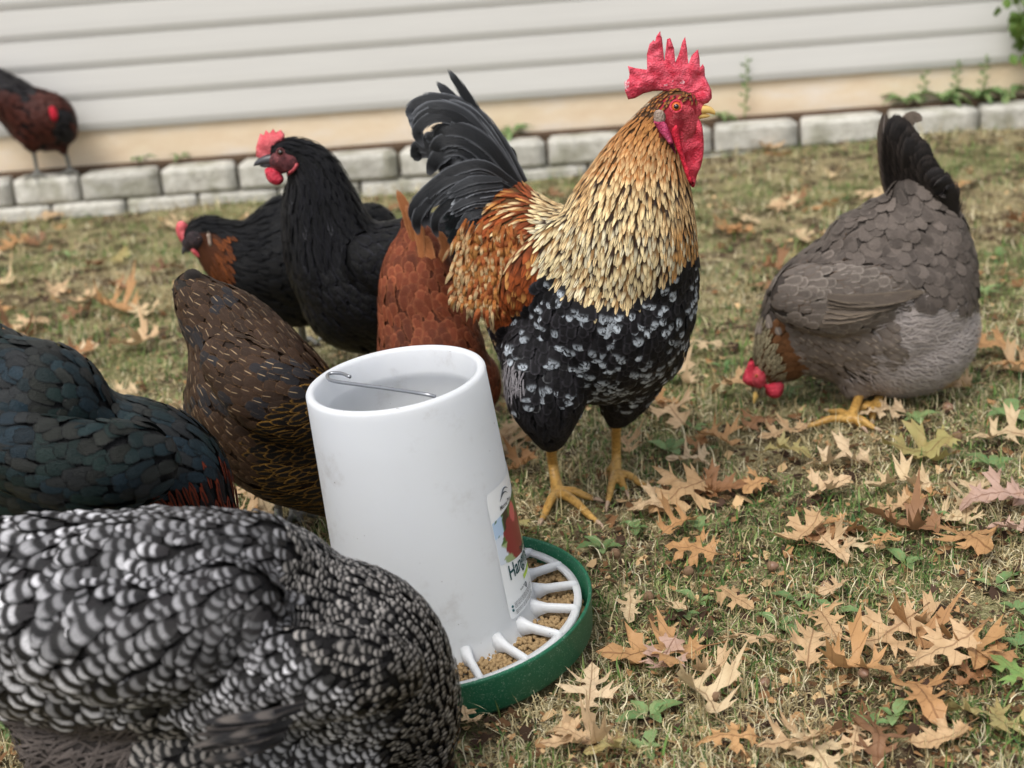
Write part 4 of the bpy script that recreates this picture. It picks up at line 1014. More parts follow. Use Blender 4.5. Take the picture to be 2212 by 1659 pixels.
# ---------- brown pencilled hen behind the feeder
def brown_hen():
    root = bird('hen', 620, 1120, 'dark brown hen with fine pale feather shafts pecking behind the white feeder', 'hen')
    B = 1.86
    body = chain([(880,1120,B-.05,40),(830,1075,B-.03,62),(760,1030,B-.01,92),(690,985,B,122,.95),(620,930,B,152,.95),(565,865,B,152,.95),(535,790,B+.01,120,.95),(500,722,B+.02,92),(452,672,B+.02,66),(412,625,B+.02,34)])
    low = chain([(700,1020,B,80),(625,1000,B,90),(555,950,B+.01,100),(490,900,B+.02,84),(455,850,B+.03,52)])
    wing = chain([(660,890,B-.10,80,.5),(580,850,B-.115,92,.45),(500,780,B-.09,66,.4)])
    sm = [body, low, wing]; me = bodymesh(sm, .0058, 10)
    D1, D2, SH = L3((60,44,33)), L3((88,66,46)), L3((158,134,104)); GO = L3((146,108,48)); KK = L3((22,19,17))
    def reg(x, y, c, q, n):
        ns = noise.noise(Vector((x*.014, y*.014, 4)))
        if x > interp(y, [(820,690),(870,640),(930,580),(1010,566),(1100,575)]) + ns * 24 and y > 815:
            return dict(s=.0075, L=.028, W=.0058, ca=KK, cb=GO*random.uniform(.5, 1.35), m='lace', part='hackle', shape='hackle', flow=(-.95, .1, .12), jit=.2, lift=.1, cj=.25, droop=.05)
        if y < 640 and x < 430: return dict(s=.011, L=.03, W=.010, ca=L3((40,36,33)), cb=L3((60,54,48)), m='lace', part='tail')
        dk = 1 if ns > -.1 else .75
        if y > 960: return dict(s=.0095, L=.024, W=.0078, ca=D1*.95, cb=L3((128,100,72)), m='shaft', lift=.1, cj=.2, droop=.2)
        return dict(s=.0103, L=.026, W=.0086, ca=(D1 if ns < .2 else L3((42,40,42)))*dk, cb=SH, m='shaft', lift=.13, jit=.13, cj=.2, droop=.25, part='wing' if c == 2 else 'body')
    parts = {}; feathers(parts, me, sm, reg, 18000, 71, lambda x, y, q: D1*.6)
    tl = parts.setdefault('tail', Part())
    for i in range(8): pribbon(tl, [(455-3*i,690,B+.0), (430-4*i,650,B+.01), (408-3*i,610+3*i,B+.01), (404-4*i,588+6*i,B+.01)], 26, L3((38,34,32)), L3((62,56,50)), 'lace', 'round', 5)
    finish(root, parts)
    r = M(1, P(880, 1120, B-.05)); MB().ell(P(905,1135,B-.06), (r*34, r*30, r*32)).build('face', FACE, root); MB().tube([P(925,1145,B-.06), P(945,1165,B-.06), P(955,1180,B-.06)], [r*12, r*8, r*1], 10, 4).build('beak', BEAKD, root)
    YL = GT(600, 1140).y
    leg(root, (600, 1060, B), [(601,1090,YL)], (602,1135), [(575,1165),(610,1180),(650,1160)], 9, LEGG); YL = GT(632, 1120).y
    leg(root, (632, 1050, B), [(633,1085,YL)], (634,1118), [(690,1116),(660,1135),(620,1142)], 9, LEGG)

# ---------- dark teal hen on the left
def teal_hen():
    root = bird('hen', 220, 1330, 'black hen with a teal sheen and rust red neck edge at the far left', 'hen')
    B = 1.58
    body = chain([(500,1250,B-.02,50),(462,1165,B-.01,62),(425,1095,B,86),(365,1030,B,124,.95),(290,1015,B,152,.95),(190,1015,B,166,.95),(90,965,B+.01,184,.95),(10,900,B+.02,172,.95),(-80,820,B+.03,110)])
    hump = chain([(136,888,B-.02,104),(90,864,B-.02,124),(20,840,B,112),(-50,780,B+.02,90)])
    low = chain([(400,1110,B,90),(300,1110,B,110),(150,1130,B,130),(20,1100,B,110)])
    wing = chain([(300,1000,B-.10,90,.5),(180,1010,B-.13,110,.45),(40,980,B-.12,90,.4)])
    sm = [body, hump, low, wing]; me = bodymesh(sm, .006, 10)
    T1, T2 = L3((20,24,28)), L3((6,7,9)); TB, TG, BRN, RD = L3((22,36,44)), L3((22,36,34)), L3((42,36,30)), L3((104,42,24))
    def reg(x, y, c, q, n):
        ns = noise.noise(Vector((x*.01, y*.01, 7))); n2 = noise.noise(Vector((x*.02, y*.02, 17)))
        if y > 1045 + (500 - x) * .22 + n2 * 20 and x > 330:
            return dict(s=.0085, L=.034, W=.0038, ca=L3((34,22,20)), cb=RD if random.random() < .7 else T1, m='hackle', part='hackle', shape='hackle', flow=(-.25, 0, .95), jit=.12, droop=0, lift=.1)
        f_ = min(max(ns * 2 + .5, 0), 1); col = TB * f_ + TG * (1 - f_)
        if random.random() < .22 or n2 < -.25: col = col * .5 + BRN * .5
        col = col * (1 + n2 * .4)
        if x > 330 and y > 930 and c != 3: return dict(s=.0098, L=.032, W=.0082, ca=col, cb=T2, m='edge', part='hackle', flow=(-.8, 0, .35), lift=.1, jit=.15, cj=.25)
        return dict(s=.0112, L=.031, W=.0098, ca=col, cb=T2, m='edge', lift=.13, jit=.16, cj=.3, part='wing' if c == 3 else 'body')
    parts = {}; feathers(parts, me, sm, reg, 17000, 81, lambda x, y, q: T2)
    finish(root, parts)
    r = M(1, P(500, 1250, B)); MB().ell(P(515,1290,B-.02), (r*36, r*30, r*34)).build('face', FACE, root); MB().tube([P(525,1315,B-.02), P(535,1340,B-.02), P(538,1360,B-.02)], [r*12, r*8, r*1], 10, 4).build('beak', BEAKD, root)
    leg(root, (200, 1180, B), [(205,1250,B-.02)], (210,1310), [(180,1330),(215,1345),(250,1328)], 11, LEGG, False); leg(root, (280, 1170, B+.05), [(285,1240,B+.04)], (288,1290), [(262,1305),(292,1318),(320,1304)], 11, LEGG, False)

# ---------- barred hen in front
def barred_hen():
    root = bird('hen', 380, 1720, 'large black and white barred hen in the left foreground, head down at the feeder', 'hen')
    B = 1.27
    body = chain([(905,1640,B+.02,62),(885,1560,B+.02,104),(835,1485,B+.01,152),(760,1420,B,194,.95),(670,1385,B,190,.95),(590,1355,B,204,.95),(540,1340,B,224,.95),(440,1345,B,238,.95),(320,1350,B,244,.95),(200,1345,B,228,.95),(90,1330,B,205,.95),(-20,1300,B,150),(-120,1240,B,80)])
    low = chain([(840,1530,B,120),(720,1520,B,150),(560,1520,B,150),(400,1510,B,150),(250,1500,B,150),(120,1500,B,110),(60,1450,B,90)])
    wing = chain([(840,1450,B-.075,80,.5),(760,1450,B-.10,105,.45),(660,1460,B-.115,112,.45),(560,1500,B-.115,90,.45),(450,1550,B-.10,60,.4)])
    top = chain([(500,1330,B-.085,120,.7),(380,1380,B-.095,130,.7),(230,1380,B-.085,130,.7),(120,1330,B-.05,130),(300,1240,B-.03,120),(545,1245,B-.02,132),(430,1225,B-.01,120),(300,1235,B-.01,122),(160,1240,B,120),(40,1240,B,115)])
    belly = chain([(760,1580,B-.02,110),(600,1600,B-.02,120),(420,1600,B-.03,125),(250,1600,B-.02,120),(140,1590,B-.02,95)])
    sm = [body, low, wing, top, belly]; me = bodymesh(sm, .0062, 6)
    K, W_ = L3((19,17,18)), L3((198,197,200)); W2 = L3((150,145,140)); FU = L3((96,88,84))
    def reg(x, y, c, q, n):
        ns = noise.noise(Vector((x*.012, y*.012, 11)))
        if y > 1560 + ns * 20 and x < 330 + ns * 60:
            k = random.random(); return dict(s=.0046, L=.028, W=.0024, ca=FU*(.4+.6*k), cb=FU*1.25, m='hackle', shape='fluff', lift=.35, jit=.6, droop=.3, part='body')
        sz = .92 + .5 * noise.noise(Vector((x*.03, y*.03, 21))) + random.uniform(-.15, .25)
        if x > interp(y, [(1140,640),(1200,640),(1290,612),(1360,640),(1420,690),(1500,820),(1560,900)]) or x > 800 and y > 1380 and x > 900 - (y - 1380) * .2:
            t = smooth01(x, 620, 960)
            return dict(s=(.0066 - .0012*t) * sz, L=.018 * sz, W=(.0050 - .0012*t) * sz, ca=K * random.uniform(.8, 1.8), cb=W2*1.05, m='bars', part='hackle', flow=(-1, .0, .30 - .3 * t) if x < 850 else None or (-.55, .1, .85), jit=.18, lift=.2, cj=.4, droop=.05)
        t = smooth01(x, 620, 60)
        if c == 2 or (x > 560 and y > 1340): return dict(s=(.0086 + .004*t) * sz, L=(.025 + .01*t) * sz, W=(.0068 + .003*t) * sz, ca=K * random.uniform(.8, 2), cb=W_*random.uniform(.4, 1), m='bars', part='wing', flow=(-.85, 0, -.35), jit=.18, lift=.2, cj=.4)
        if y > 1540: return dict(s=.0095, L=.026, W=.008, ca=K, cb=W2, m='bars', flow=(-.9, 0, -.2), jit=.3, lift=.2)
        return dict(s=(.0088 + .0062*t) * sz, L=(.026 + .018*t) * sz, W=(.0074 + .0054*t) * sz, ca=K * random.uniform(.8, 2.2), cb=W_*(.42 + .62*t)*random.uniform(.4, 1.15), m='bars', flow=(-.95, .05, -.12 - .4*smooth01(y, 1150, 1400)), jit=.34, lift=.26, cj=.45)
    parts = {}; feathers(parts, me, sm, reg, 26000, 91, lambda x, y, q: K*.7 if not (y > 1560 and x < 330) else FU*.5)
    wg = parts.setdefault('wing', Part())
    for i in range(11):
        y0 = 1520 + 8.5*i; x0 = 655 - 5*i
        pribbon(wg, [(x0, y0, B-.172+.002*i), (x0-70, y0+22, B-.181), (x0-150+3*i, y0+46-i, B-.178), (x0-235+7*i, y0+66-3*i, B-.165)], 12, L3((27,26,28)), L3((84,78,74)), 'bars' if i % 3 else 'lace', 'long', 6, .15, .1, .3, 7)
    finish(root, parts)
    r = M(1, P(905, 1640, B)); MB().ell(P(925,1690,B+.02), (r*50, r*42, r*48)).build('face', FACE, root); MB().tube([P(940,1725,B+.02), P(950,1750,B+.02), P(955,1775,B+.02)], [r*16, r*11, r*2], 10, 4).build('beak', BEAKY, root)
    leg(root, (420, 1660, B), [(425,1700,B)], (430,1760), [(400,1790),(440,1800),(480,1780)], 14, LEGY, False); leg(root, (320, 1650, B+.05), [(325,1690,B+.05)], (330,1730), [(300,1750),(335,1765),(370,1745)], 14, LEGY, False)

# ---------- far hen on the edging wall
def far_hen():
    base = P(110, 372, WY + .04); base.z = zt(P(110, 372, WY).x)
    root = empty('hen', base, 'dark red hen with a black neck standing on the block wall at the upper left', 'hen')
    B = WY + .015
    body = chain([(-50,160,B,26),(-15,185,B,38),(20,212,B,48),(55,240,B,54,.8),(90,252,B,57,.8),(112,258,B,51,.8),(132,280,B,34,.8)])
    low = chain([(55,268,B,40,.8),(100,285,B,40,.8)])
    th = chain([(58,285,B-.02,24),(70,322,B-.02,9)]); th2 = chain([(122,290,B+.01,22),(138,326,B+.01,9)])
    sm = [body, low, th, th2]; me = bodymesh(sm, .0075, 8)
    RB_, KB = L3((62,28,21)), L3((20,17,18))
    def reg(x, y, c, q, n):
        k = y < 185 + (x) * .7 and x < 60
        if x > 100 and y > 235 and x < 150 and y < 300: return dict(s=.016, L=.03, W=.010, ca=L3((30,28,30)), cb=KB*1.4, m='edge')
        return dict(s=.016, L=.032, W=.011, ca=(KB if k else RB_), cb=(L3((50,48,54)) if k else RB_*1.3), m='edge', droop=.2)
    parts = {}; feathers(parts, me, sm, reg, 5000, 101, lambda x, y, q: KB)
    finish(root, parts)
    puffy('bare_patch', [(106,234),(113,229),(121,236),(125,250),(120,264),(112,259),(107,247)], B-.085, .006, DRED, root, 6, 0, None, 3, 8)
    r = M(1, P(-60, 150, B)); MB().ell(P(-62,150,B), (r*30, r*24, r*27)).build('head', FACE, root); MB().tube([P(-82,155,B), P(-98,162,B), P(-106,168,B)], [r*9, r*6, r*1], 10, 4).build('beak', BEAKD, root)
    for (tx, ty, ax, ay, Yl) in ((70,316,80,366,B+.02),(138,320,152,366,B+.03)):
        z = base.z; top = P(tx, ty, Yl); a = P(ax, ay, Yl); a.z = z + .012; s = []
        for q in crom([[*top, .007], [*a, .006]], 10): s.append([*q, 1])
        for dx, dy in ((-.03, -.03), (.0, -.045), (.03, -.03), (.0, .02)):
            for q in crom([[*a, .006], [a.x + dx, a.y + dy, z + .005, .004]], 8): s.append([*q, 1])
        link('leg', remesh(np.array(s), .003, 2), LEGG, root)

rooster(); grey_hen(); black_hen(); copper_hen(); red_hen(); brown_hen(); teal_hen(); barred_hen(); far_hen()
# ------------------------------------------------------------------ oak leaves, weeds, acorns
def leafmat(name, stops, veincol=.6, rough=.55):
    m, t, b = mat(name, rough, .3); n = N(t)
    uvn = n.n('ShaderNodeUVMap', uv_map='uv'); sp = n.n('ShaderNodeSeparateXYZ'); t.links.new(uvn.outputs[0], sp.inputs[0])
    u, v = sp.outputs[0], sp.outputs[1]; au = n.m('ABSOLUTE', u); oi = n.n('ShaderNodeObjectInfo').outputs['Random']
    c = n.cramp(oi, stops); o = n.obj()
    cm = n.n('ShaderNodeCombineXYZ'); n.inp(cm.inputs[0], u); n.inp(cm.inputs[1], v); n.inp(cm.inputs[2], n.m('MULTIPLY', oi, 40.0))
    f = n.noise(cm.outputs[0], 5, 5, .6); c = n.mix(n.ramp(f, .35, .75), c, n.mix(.4, c, lin(150, 110, 72)))
    f2 = n.noise(cm.outputs[0], 30, 3, .6); c = n.mix(n.m('MULTIPLY', n.ramp(f2, .62, .72), .5), c, lin(90, 58, 38))
    lat = n.m('ABSOLUTE', n.m('SUBTRACT', n.m('FRACT', n.m('MULTIPLY', n.m('SUBTRACT', v, n.m('MULTIPLY', au, .8)), 6.2)), .5))
    vein = n.m('MAXIMUM', n.m('SUBTRACT', 1.0, n.ramp(au, .004, .016)), n.m('MULTIPLY', n.m('SUBTRACT', 1.0, n.ramp(lat, .0, .06)), .6))
    c = n.mix(n.m('MULTIPLY', vein, veincol), c, lin(112, 74, 46)); t.links.new(c, b.inputs['Base Color'])
    n.bump(n.m('ADD', n.m('MULTIPLY', vein, -1.0), f), .4, .003, b)
    tr = n.n('ShaderNodeBsdfTranslucent'); t.links.new(c, tr.inputs[0]); mx = n.n('ShaderNodeMixShader'); mx.inputs[0].default_value = .2
    t.links.new(b.outputs[0], mx.inputs[1]); t.links.new(tr.outputs[0], mx.inputs[2]); t.links.new(mx.outputs[0], t.nodes['Material Output'].inputs[0]); return m
TANM = leafmat('oak_leaf_tan', [(0, lin(200, 170, 132)), (.35, lin(214, 186, 148)), (.7, lin(194, 160, 118)), (1, lin(220, 198, 164))])
ORM = leafmat('oak_leaf_orange', [(0, lin(176, 130, 86)), (.5, lin(194, 152, 104)), (1, lin(148, 106, 72))])
PALM = leafmat('oak_leaf_pale', [(0, lin(214, 190, 150)), (.5, lin(200, 178, 142)), (1, lin(222, 200, 160))])
PURM = leafmat('oak_leaf_mauve', [(0, lin(176, 146, 134)), (1, lin(190, 160, 144))])
OLM = leafmat('oak_leaf_olive', [(0, lin(160, 152, 96)), (1, lin(172, 160, 108))])
GRM = leafmat('leaf_green', [(0, lin(120, 154, 84)), (.5, lin(104, 140, 84)), (1, lin(136, 164, 92))], .25)
BASEH = [(.012,0),(.02,.06),(.09,.075),(.17,.05),(.25,.04),(.19,.10),(.31,.15),(.19,.175),(.10,.205),(.05,.25),(.045,.30),(.07,.345),(.16,.35),(.27,.31),(.43,.26),(.36,.345),(.53,.42),(.37,.44),(.42,.54),(.28,.49),(.15,.46),(.075,.50),(.055,.56),(.075,.61),(.16,.63),(.30,.60),(.26,.68),(.39,.77),(.23,.75),(.13,.73),(.07,.77),(.075,.83),(.16,.93),(.085,.90),(.045,1.0)]
def oakmesh(seed, kind=0):
    rg = random.Random(seed); sc = rg.uniform(.65, 1.15); deep = rg.uniform(.7, 2.2)
    def half(s):
        out = []; sy = rg.uniform(-.03, .03)
        for x, y in BASEH:
            big = x > .12
            xx = x * (sc * rg.uniform(.85, 1.15) if big else deep * rg.uniform(.9, 1.2)); out.append((s * xx, y + (sy + rg.uniform(-.012, .012)) * (1 if .1 < y < .95 else 0)))
        return out
    rt, lf = half(1), half(-1); poly = [(.012, 0)] + rt[1:] + [(0, 1.08)] + lf[::-1][:-1] + [(-.012, 0)]
    n = len(poly); pts = [Vector(p) for p in poly]; A = np.array(poly); Bp = np.roll(A, -1, 0)
    def inside(x, y):
        c = (A[:, 1] > y) != (Bp[:, 1] > y); xs = (Bp[:, 0]-A[:, 0])*(y-A[:, 1])/(Bp[:, 1]-A[:, 1]+1e-12)+A[:, 0]; return (c & (x < xs)).sum() % 2 == 1
    for i in range(-9, 10):
        for j in range(0, 20):
            x, y = i * .055 + rg.uniform(-.008, .008), j * .055 + .02
            if i == 0: x = 0
            if inside(x, y): pts.append(Vector((x, y)))
    res = delaunay_2d_cdt(pts, [(i, (i+1) % n) for i in range(n)], [list(range(n))], 1, 1e-4); V2, Fc = res[0], res[2]
    cup = rg.uniform(.0, 1.6); roll = rg.uniform(-1.9, 1.9); tw = rg.uniform(-1.3, 1.3); k1 = rg.uniform(2, 4); off = Vector((seed * 3.1, 0, 0)); V = []
    for q in V2:
        x, y = q.x, q.y; z = cup * x * x * 1.6 + .09 * noise.noise(Vector((x * k1, y * k1, 0)) + off) + .05 * noise.noise(Vector((x * 9, y * 9, 5)) + off)
        tip = max(abs(x) - .22, 0); z += tip * rg.choice([1]) * .5 * math.sin(seed + y * 5)
        a = roll * (y - .5); yy = .5 + math.sin(a) / roll if abs(roll) > .05 else y; z += (math.cos(a) - 1) / roll * -1 if abs(roll) > .05 else 0
        b_ = tw * (y - .5); x, z = x * math.cos(b_) - z * math.sin(b_), x * math.sin(b_) + z * math.cos(b_)
        V.append((x, yy - .5, z))
    nv = len(V); uv = [(q.x, q.y) for q in V2]; fs = [tuple(f) for f in Fc]
    # stalk
    p0 = Vector(V[0]).lerp(Vector(V[n-1]), .5); pv, pf = tube([p0 + Vector((0, .03, 0)), p0 + Vector((.01, -.08, .01)), p0 + Vector((.03 * math.sin(seed), -.2, .03))], [.008, .007, .010], 6)
    V += [tuple(a) for a in pv]; fs += [tuple(i + nv for i in f) for f in pf]; uv += [(.0, .0)] * len(pv)
    me = mesh('oak_leaf', V, fs); l = me.uv_layers.new(name='uv')
    for lp in me.loops: l.data[lp.index].uv = uv[lp.vertex_index]
    zs = [v.co.z for v in me.vertices]; return me, min(zs)
LV = [oakmesh(i + 1) for i in range(30)]
BRNM = leafmat('oak_leaf_brown', [(0, lin(132, 98, 72)), (.5, lin(152, 114, 82)), (1, lin(112, 82, 62))])
MATS = {'b': (BRNM, 'dull brown'), 't': (TANM, 'tan'), 'o': (ORM, 'orange brown'), 'p': (PALM, 'pale straw'), 'm': (PURM, 'mauve grey'), 'g': (OLM, 'olive'), 'v': (GRM, 'green')}
LMESH = {}
def place_leaf(x, y, size, rot, kind, label, group, tilt=None, up=.004):
    i = random.randrange(len(LV)); key = (i, kind)
    if key not in LMESH:
        me = LV[i][0].copy(); me.materials.append(MATS[kind][0]); me.polygons.foreach_set('use_smooth', np.ones(len(me.polygons), bool)); LMESH[key] = me
    me = LMESH[key]; o = bpy.data.objects.new('oak_leaf', me); C.objects.link(o)
    tx, ty = tilt if tilt else (random.gauss(0, .16), random.gauss(0, .16))
    o.rotation_euler = (tx, ty, rot); o.scale = (size, size, size)
    zm = min((o.rotation_euler.to_matrix() @ (v.co * size)).z for v in list(me.vertices)[::5])
    o.location = (x, y, gz(x, y) + up - zm * .75)
    return tag(o, label, 'leaf', group)
KC = [(1210 + a * .4792, 864 + b * .4792, l * .4792, r, k, lab) for a, b, l, r, k, lab in [
 (610,340,260,70,'t','tan oak leaf just right of the rooster\'s yellow right foot'),(540,490,360,110,'t','broad tan oak leaf lying in front of the rooster\'s right foot'),
 (1020,300,230,250,'g','olive tan oak leaf standing on edge below the grey hen\'s beak'),(1620,290,390,95,'g','long pale olive oak leaf in front of the grey hen\'s feet'),
 (1530,440,330,100,'p','pale straw oak leaf with a small orange curl in its middle'),(1210,460,230,300,'t','curled tan oak leaf with an acorn behind it, right of centre'),
 (900,440,200,120,'o','small orange brown oak leaf half sunk in grass'),(1950,530,330,75,'m','mauve grey oak leaf near the right edge'),
 (1850,700,390,200,'o','large golden orange oak leaf with wide lobes near the right edge'),(2040,650,260,20,'m','mauve leaf underneath the large golden orange leaf'),
 (1090,660,300,130,'t','tan oak leaf folded upward in the middle of the right lawn'),(1230,740,210,200,'t','small tan leaf overlapping the folded leaf'),
 (1470,700,230,310,'o','orange brown curled leaf pointing up beside a green weed'),(600,740,250,80,'o','orange brown oak leaf beside the pan with an acorn at its edge'),
 (540,620,230,300,'o','narrow rust oak leaf tangled in grass behind the pan'),(320,1000,200,140,'p','small straw leaf right beside the green pan rim'),
 (520,1000,190,180,'p','small pale leaf standing on its point near the pan'),(780,960,210,220,'t','small twisted tan leaf above the big brown leaf'),
 (430,1200,500,95,'o','big rich brown oak leaf below and right of the green pan'),(140,1370,330,0,'t','tan oak leaf under the front of the green pan'),
 (640,1400,360,25,'p','broad pale leaf with an acorn lying on it'),(840,1150,310,80,'t','tan leaf with its lobe raised between the big brown leaf and a weed'),
 (1130,1180,330,340,'t','slender tan oak leaf lying over the bare soil patch'),(1340,1280,350,240,'o','flat orange oak leaf with an acorn on its right side'),
 (1440,1130,420,110,'t','long tan leaf stretched toward the right corner'),(1860,1180,400,170,'o','bright orange oak leaf with long pointed lobes at the lower right'),
 (1620,1420,430,190,'o','biggest brown orange oak leaf in the lower right corner'),(1720,1590,300,100,'t','tan leaf cut by the bottom edge at lower right'),
 (760,1610,300,90,'o','orange leaf at the bottom edge beside an empty acorn cap'),(1060,1620,370,100,'t','crumpled tan leaf along the bottom edge'),
 (30,1590,250,40,'t','tan leaf at the bottom edge below the pan'),(1240,900,170,110,'t','tiny tan leaf with a reddish acorn behind it'),
 (500,110,280,20,'t','tan oak leaf behind the rooster\'s right leg'),(430,60,260,80,'o','rust oak leaf under the rooster\'s tan leaf'),
 (2010,220,300,80,'p','straw oak leaf at the right edge level with the grey hen\'s feet'),(1010,190,250,100,'t','thin tan leaf lying below the grey hen\'s head'),
 (1460,100,240,75,'t','brown leaf under the grey hen\'s foot'),(1950,1230,300,150,'o','brown leaf underneath the bright orange leaf'),
 (1700,1250,420,100,'t','long brown leaf behind the biggest leaf'),(2050,1310,260,60,'v','green oak leaf at the right edge'),
 (240,1640,260,90,'g','yellowish green leaf at the bottom edge'),(1620,1050,300,60,'t','tan leaf curling over the bare soil at right'),
 (1330,1600,220,10,'t','upright tan leaf tip at the bottom edge'),(470,1230,300,150,'m','pinkish leaf under the big brown oak leaf'),
 (1250,620,180,60,'o','small rust leaf just behind the folded leaf'),(2080,480,220,130,'m','mauve leaf cut by the right edge')]]
KC += [(1012,1580,100,20,'t','tan oak leaf leaning against the front left of the green pan'),(1352,985,80,30,'t','tan leaf resting against the rooster\'s right shank'),(1440,835,150,60,'t','tan leaf on the grass right of the rooster\'s thigh'),
 (2150,775,130,80,'o','yellow orange leaf behind the grey hen'),(2180,812,120,100,'o','rusty leaf at the right edge behind the grey hen'),(2040,860,130,70,'t','brown leaf under the grey hen\'s fluff'),(1580,870,110,80,'t','tan leaf in front of the grey hen\'s comb'),
 (1510,770,120,90,'p','pale oak leaf between the rooster and the grey hen'),(1180,920,90,50,'o','small brown leaf between the rooster\'s legs'),(1120,960,110,100,'t','tan leaf between the feeder and the rooster\'s leg'),(1120,1030,100,110,'o','brown leaf between the pan and the rooster\'s left foot'),
 (255,680,120,80,'o','orange leaf in the blurred cluster left of the brown hen'),(320,690,110,50,'p','straw leaf in the blurred cluster left of the brown hen'),(160,800,120,90,'o','orange leaf above the dark teal hen\'s back'),(300,760,130,70,'t','tan leaf between the teal hen and the brown hen'),
 (545,1085,90,40,'t','tan leaf behind the brown hen\'s legs'),(1410,1120,120,80,'t','tan leaf right of the rooster\'s toes')]
for x, y, l, r, k, lab in KC:
    g = GT(x, y); s = M(l, g) * 1.02; place_leaf(g.x, g.y, s * .92, R(r) + random.gauss(0, .2), k, lab, 'oak leaves fallen on the lawn', up=.016)
rg = np.random.RandomState(77); cnt = 0
LM = [('the grey hen', 1850, 850), ('the rooster', 1260, 1080), ('the feeder', 1150, 1330), ('the brown hen', 560, 1120), ('the black hen', 760, 800), ('the copper throated hen', 560, 720), ('the teal hen', 260, 760), ('the barred hen', 700, 1640),
      ('the left wall end', 60, 480), ('the middle block wall', 500, 450), ('the block wall by the tail', 1100, 410), ('the right block wall', 1620, 360), ('the right wall end', 2130, 320), ('the lawn behind the rooster', 1560, 480), ('the grey hen beak', 1600, 900),
      ('the lawn left of the grey hen', 1600, 650), ('the right edge below the grey hen', 2160, 1000), ('the lower right corner', 2150, 1600), ('the golden orange leaf', 2060, 1200), ('the bare soil patch', 1900, 1350), ('the big brown leaf', 1450, 1440), ('the folded tan leaf', 1727, 1180), ('the bottom edge', 1500, 1640), ('the left edge of the lawn', 40, 620), ('the open left lawn', 250, 560), ('the upper right lawn', 2150, 480)]
used = {}
def small_label(px, py, size, kind):
    n_, lx, ly = min(LM, key=lambda q: math.hypot(q[1] - px, (q[2] - py) * 1.3)); dx, dy = px - lx, (py - ly)
    side = ('right of' if dx > 0 else 'left of') if abs(dx) > abs(dy) else ('below' if dy > 0 else 'behind')
    sz = 'tiny' if size < .06 else ('small' if size < .085 else 'mid sized')
    for w_ in ('', 'flat ', 'curled ', 'tilted ', 'creased ', 'bent ', 'ragged '):
        l_ = '%s %s%s oak leaf %s %s' % (sz, w_, MATS[kind][1], side, n_)
        if l_ not in used: used[l_] = 1; return l_
    return l_
while cnt < 180:
    Y = 1.0 + 3.2 * rg.rand() ** 1.0; X = (rg.rand() * 2 - 1) * (Y * .38)
    if (X - PAN.x) ** 2 + (Y - PAN.y) ** 2 < .22 ** 2: continue
    px, py = proj([[X, Y, 0]]); px, py = px[0], py[0]
    if not (-60 < px < 2280 and py < 1720): continue
    if rg.rand() > .45 + .55 * pn(np.array([X]), np.array([Y]), 4, 3)[0] + (.35 if px < 700 and Y > 2 else 0) + (.25 if px > 1300 and Y < 1.5 else 0): continue
    if 1120 < px < 1420 and 940 < py < 1150 or 1700 < px < 1950 and 860 < py < 940: continue
    if px > 1300 and py > 1180 and rg.rand() < .75: continue
    k = rg.choice(list('ttobpbtotpg')); zone = 'by the block wall' if Y > 3.3 else ('on the blurred lawn' if Y > 2.4 else 'among the grass near the hens')
    sz_ = rg.uniform(.045, .105)
    place_leaf(X, Y, sz_, rg.rand() * 6.28, k, small_label(px, py, sz_, k), 'small oak leaves ' + zone, up=.009); cnt += 1

# ---- broad leaved weeds
WEED = leafmat('weed_leaf', [(0, lin(92, 128, 78)), (.5, lin(110, 146, 92)), (1, lin(128, 158, 104))], .2)
def weed(name, px, py, size, nl, label, narrow=.36, up=.45, seed=0, z=None, Y=None):
    rg = random.Random(seed + int(px)); b = GT(px, py) if Y is None else Vector((P(px, py, Y).x, Y, z))
    root = empty(name, b, label, 'weed', 'low green weeds in the lawn' if Y is None else 'weeds growing along the house')
    s = size if Y else M(size, b)
    for i in range(nl):
        a = i * 2.4 + rg.uniform(-.4, .4); L_ = s * rg.uniform(.6, 1.1); V = []; F_ = []; uv = []; el = up * rg.uniform(.5, 1.4); rows = 9
        for j in range(rows + 1):
            t = j / rows; wv = narrow * L_ * (math.sin(math.pi * min(t * .95 + .03, 1) ** .8) ** .8) * (1 + .10 * math.sin(t * 26)) * .5 if t > .12 else .012 * L_
            r_ = L_ * t; zz = L_ * (math.sin(el) * t - .55 * t * t * el); 
            for q in (-1, -.5, 0, .5, 1):
                V.append(b + Vector((r_ * math.cos(a) - q * wv * math.sin(a), r_ * math.sin(a) + q * wv * math.cos(a), zz + .006 + abs(q) * wv * .35 + .02 * L_ * math.sin(9 * t + 3 * q)))); uv.append((q * .5, t))
        for j in range(rows):
            for q in range(4): F_.append((j*5+q, j*5+q+1, (j+1)*5+q+1, (j+1)*5+q))
        me = mesh('leaf', V, F_); l = me.uv_layers.new(name='uv')
        for lp in me.loops: l.data[lp.index].uv = uv[lp.vertex_index]
        link('leaf', me, WEED, root)
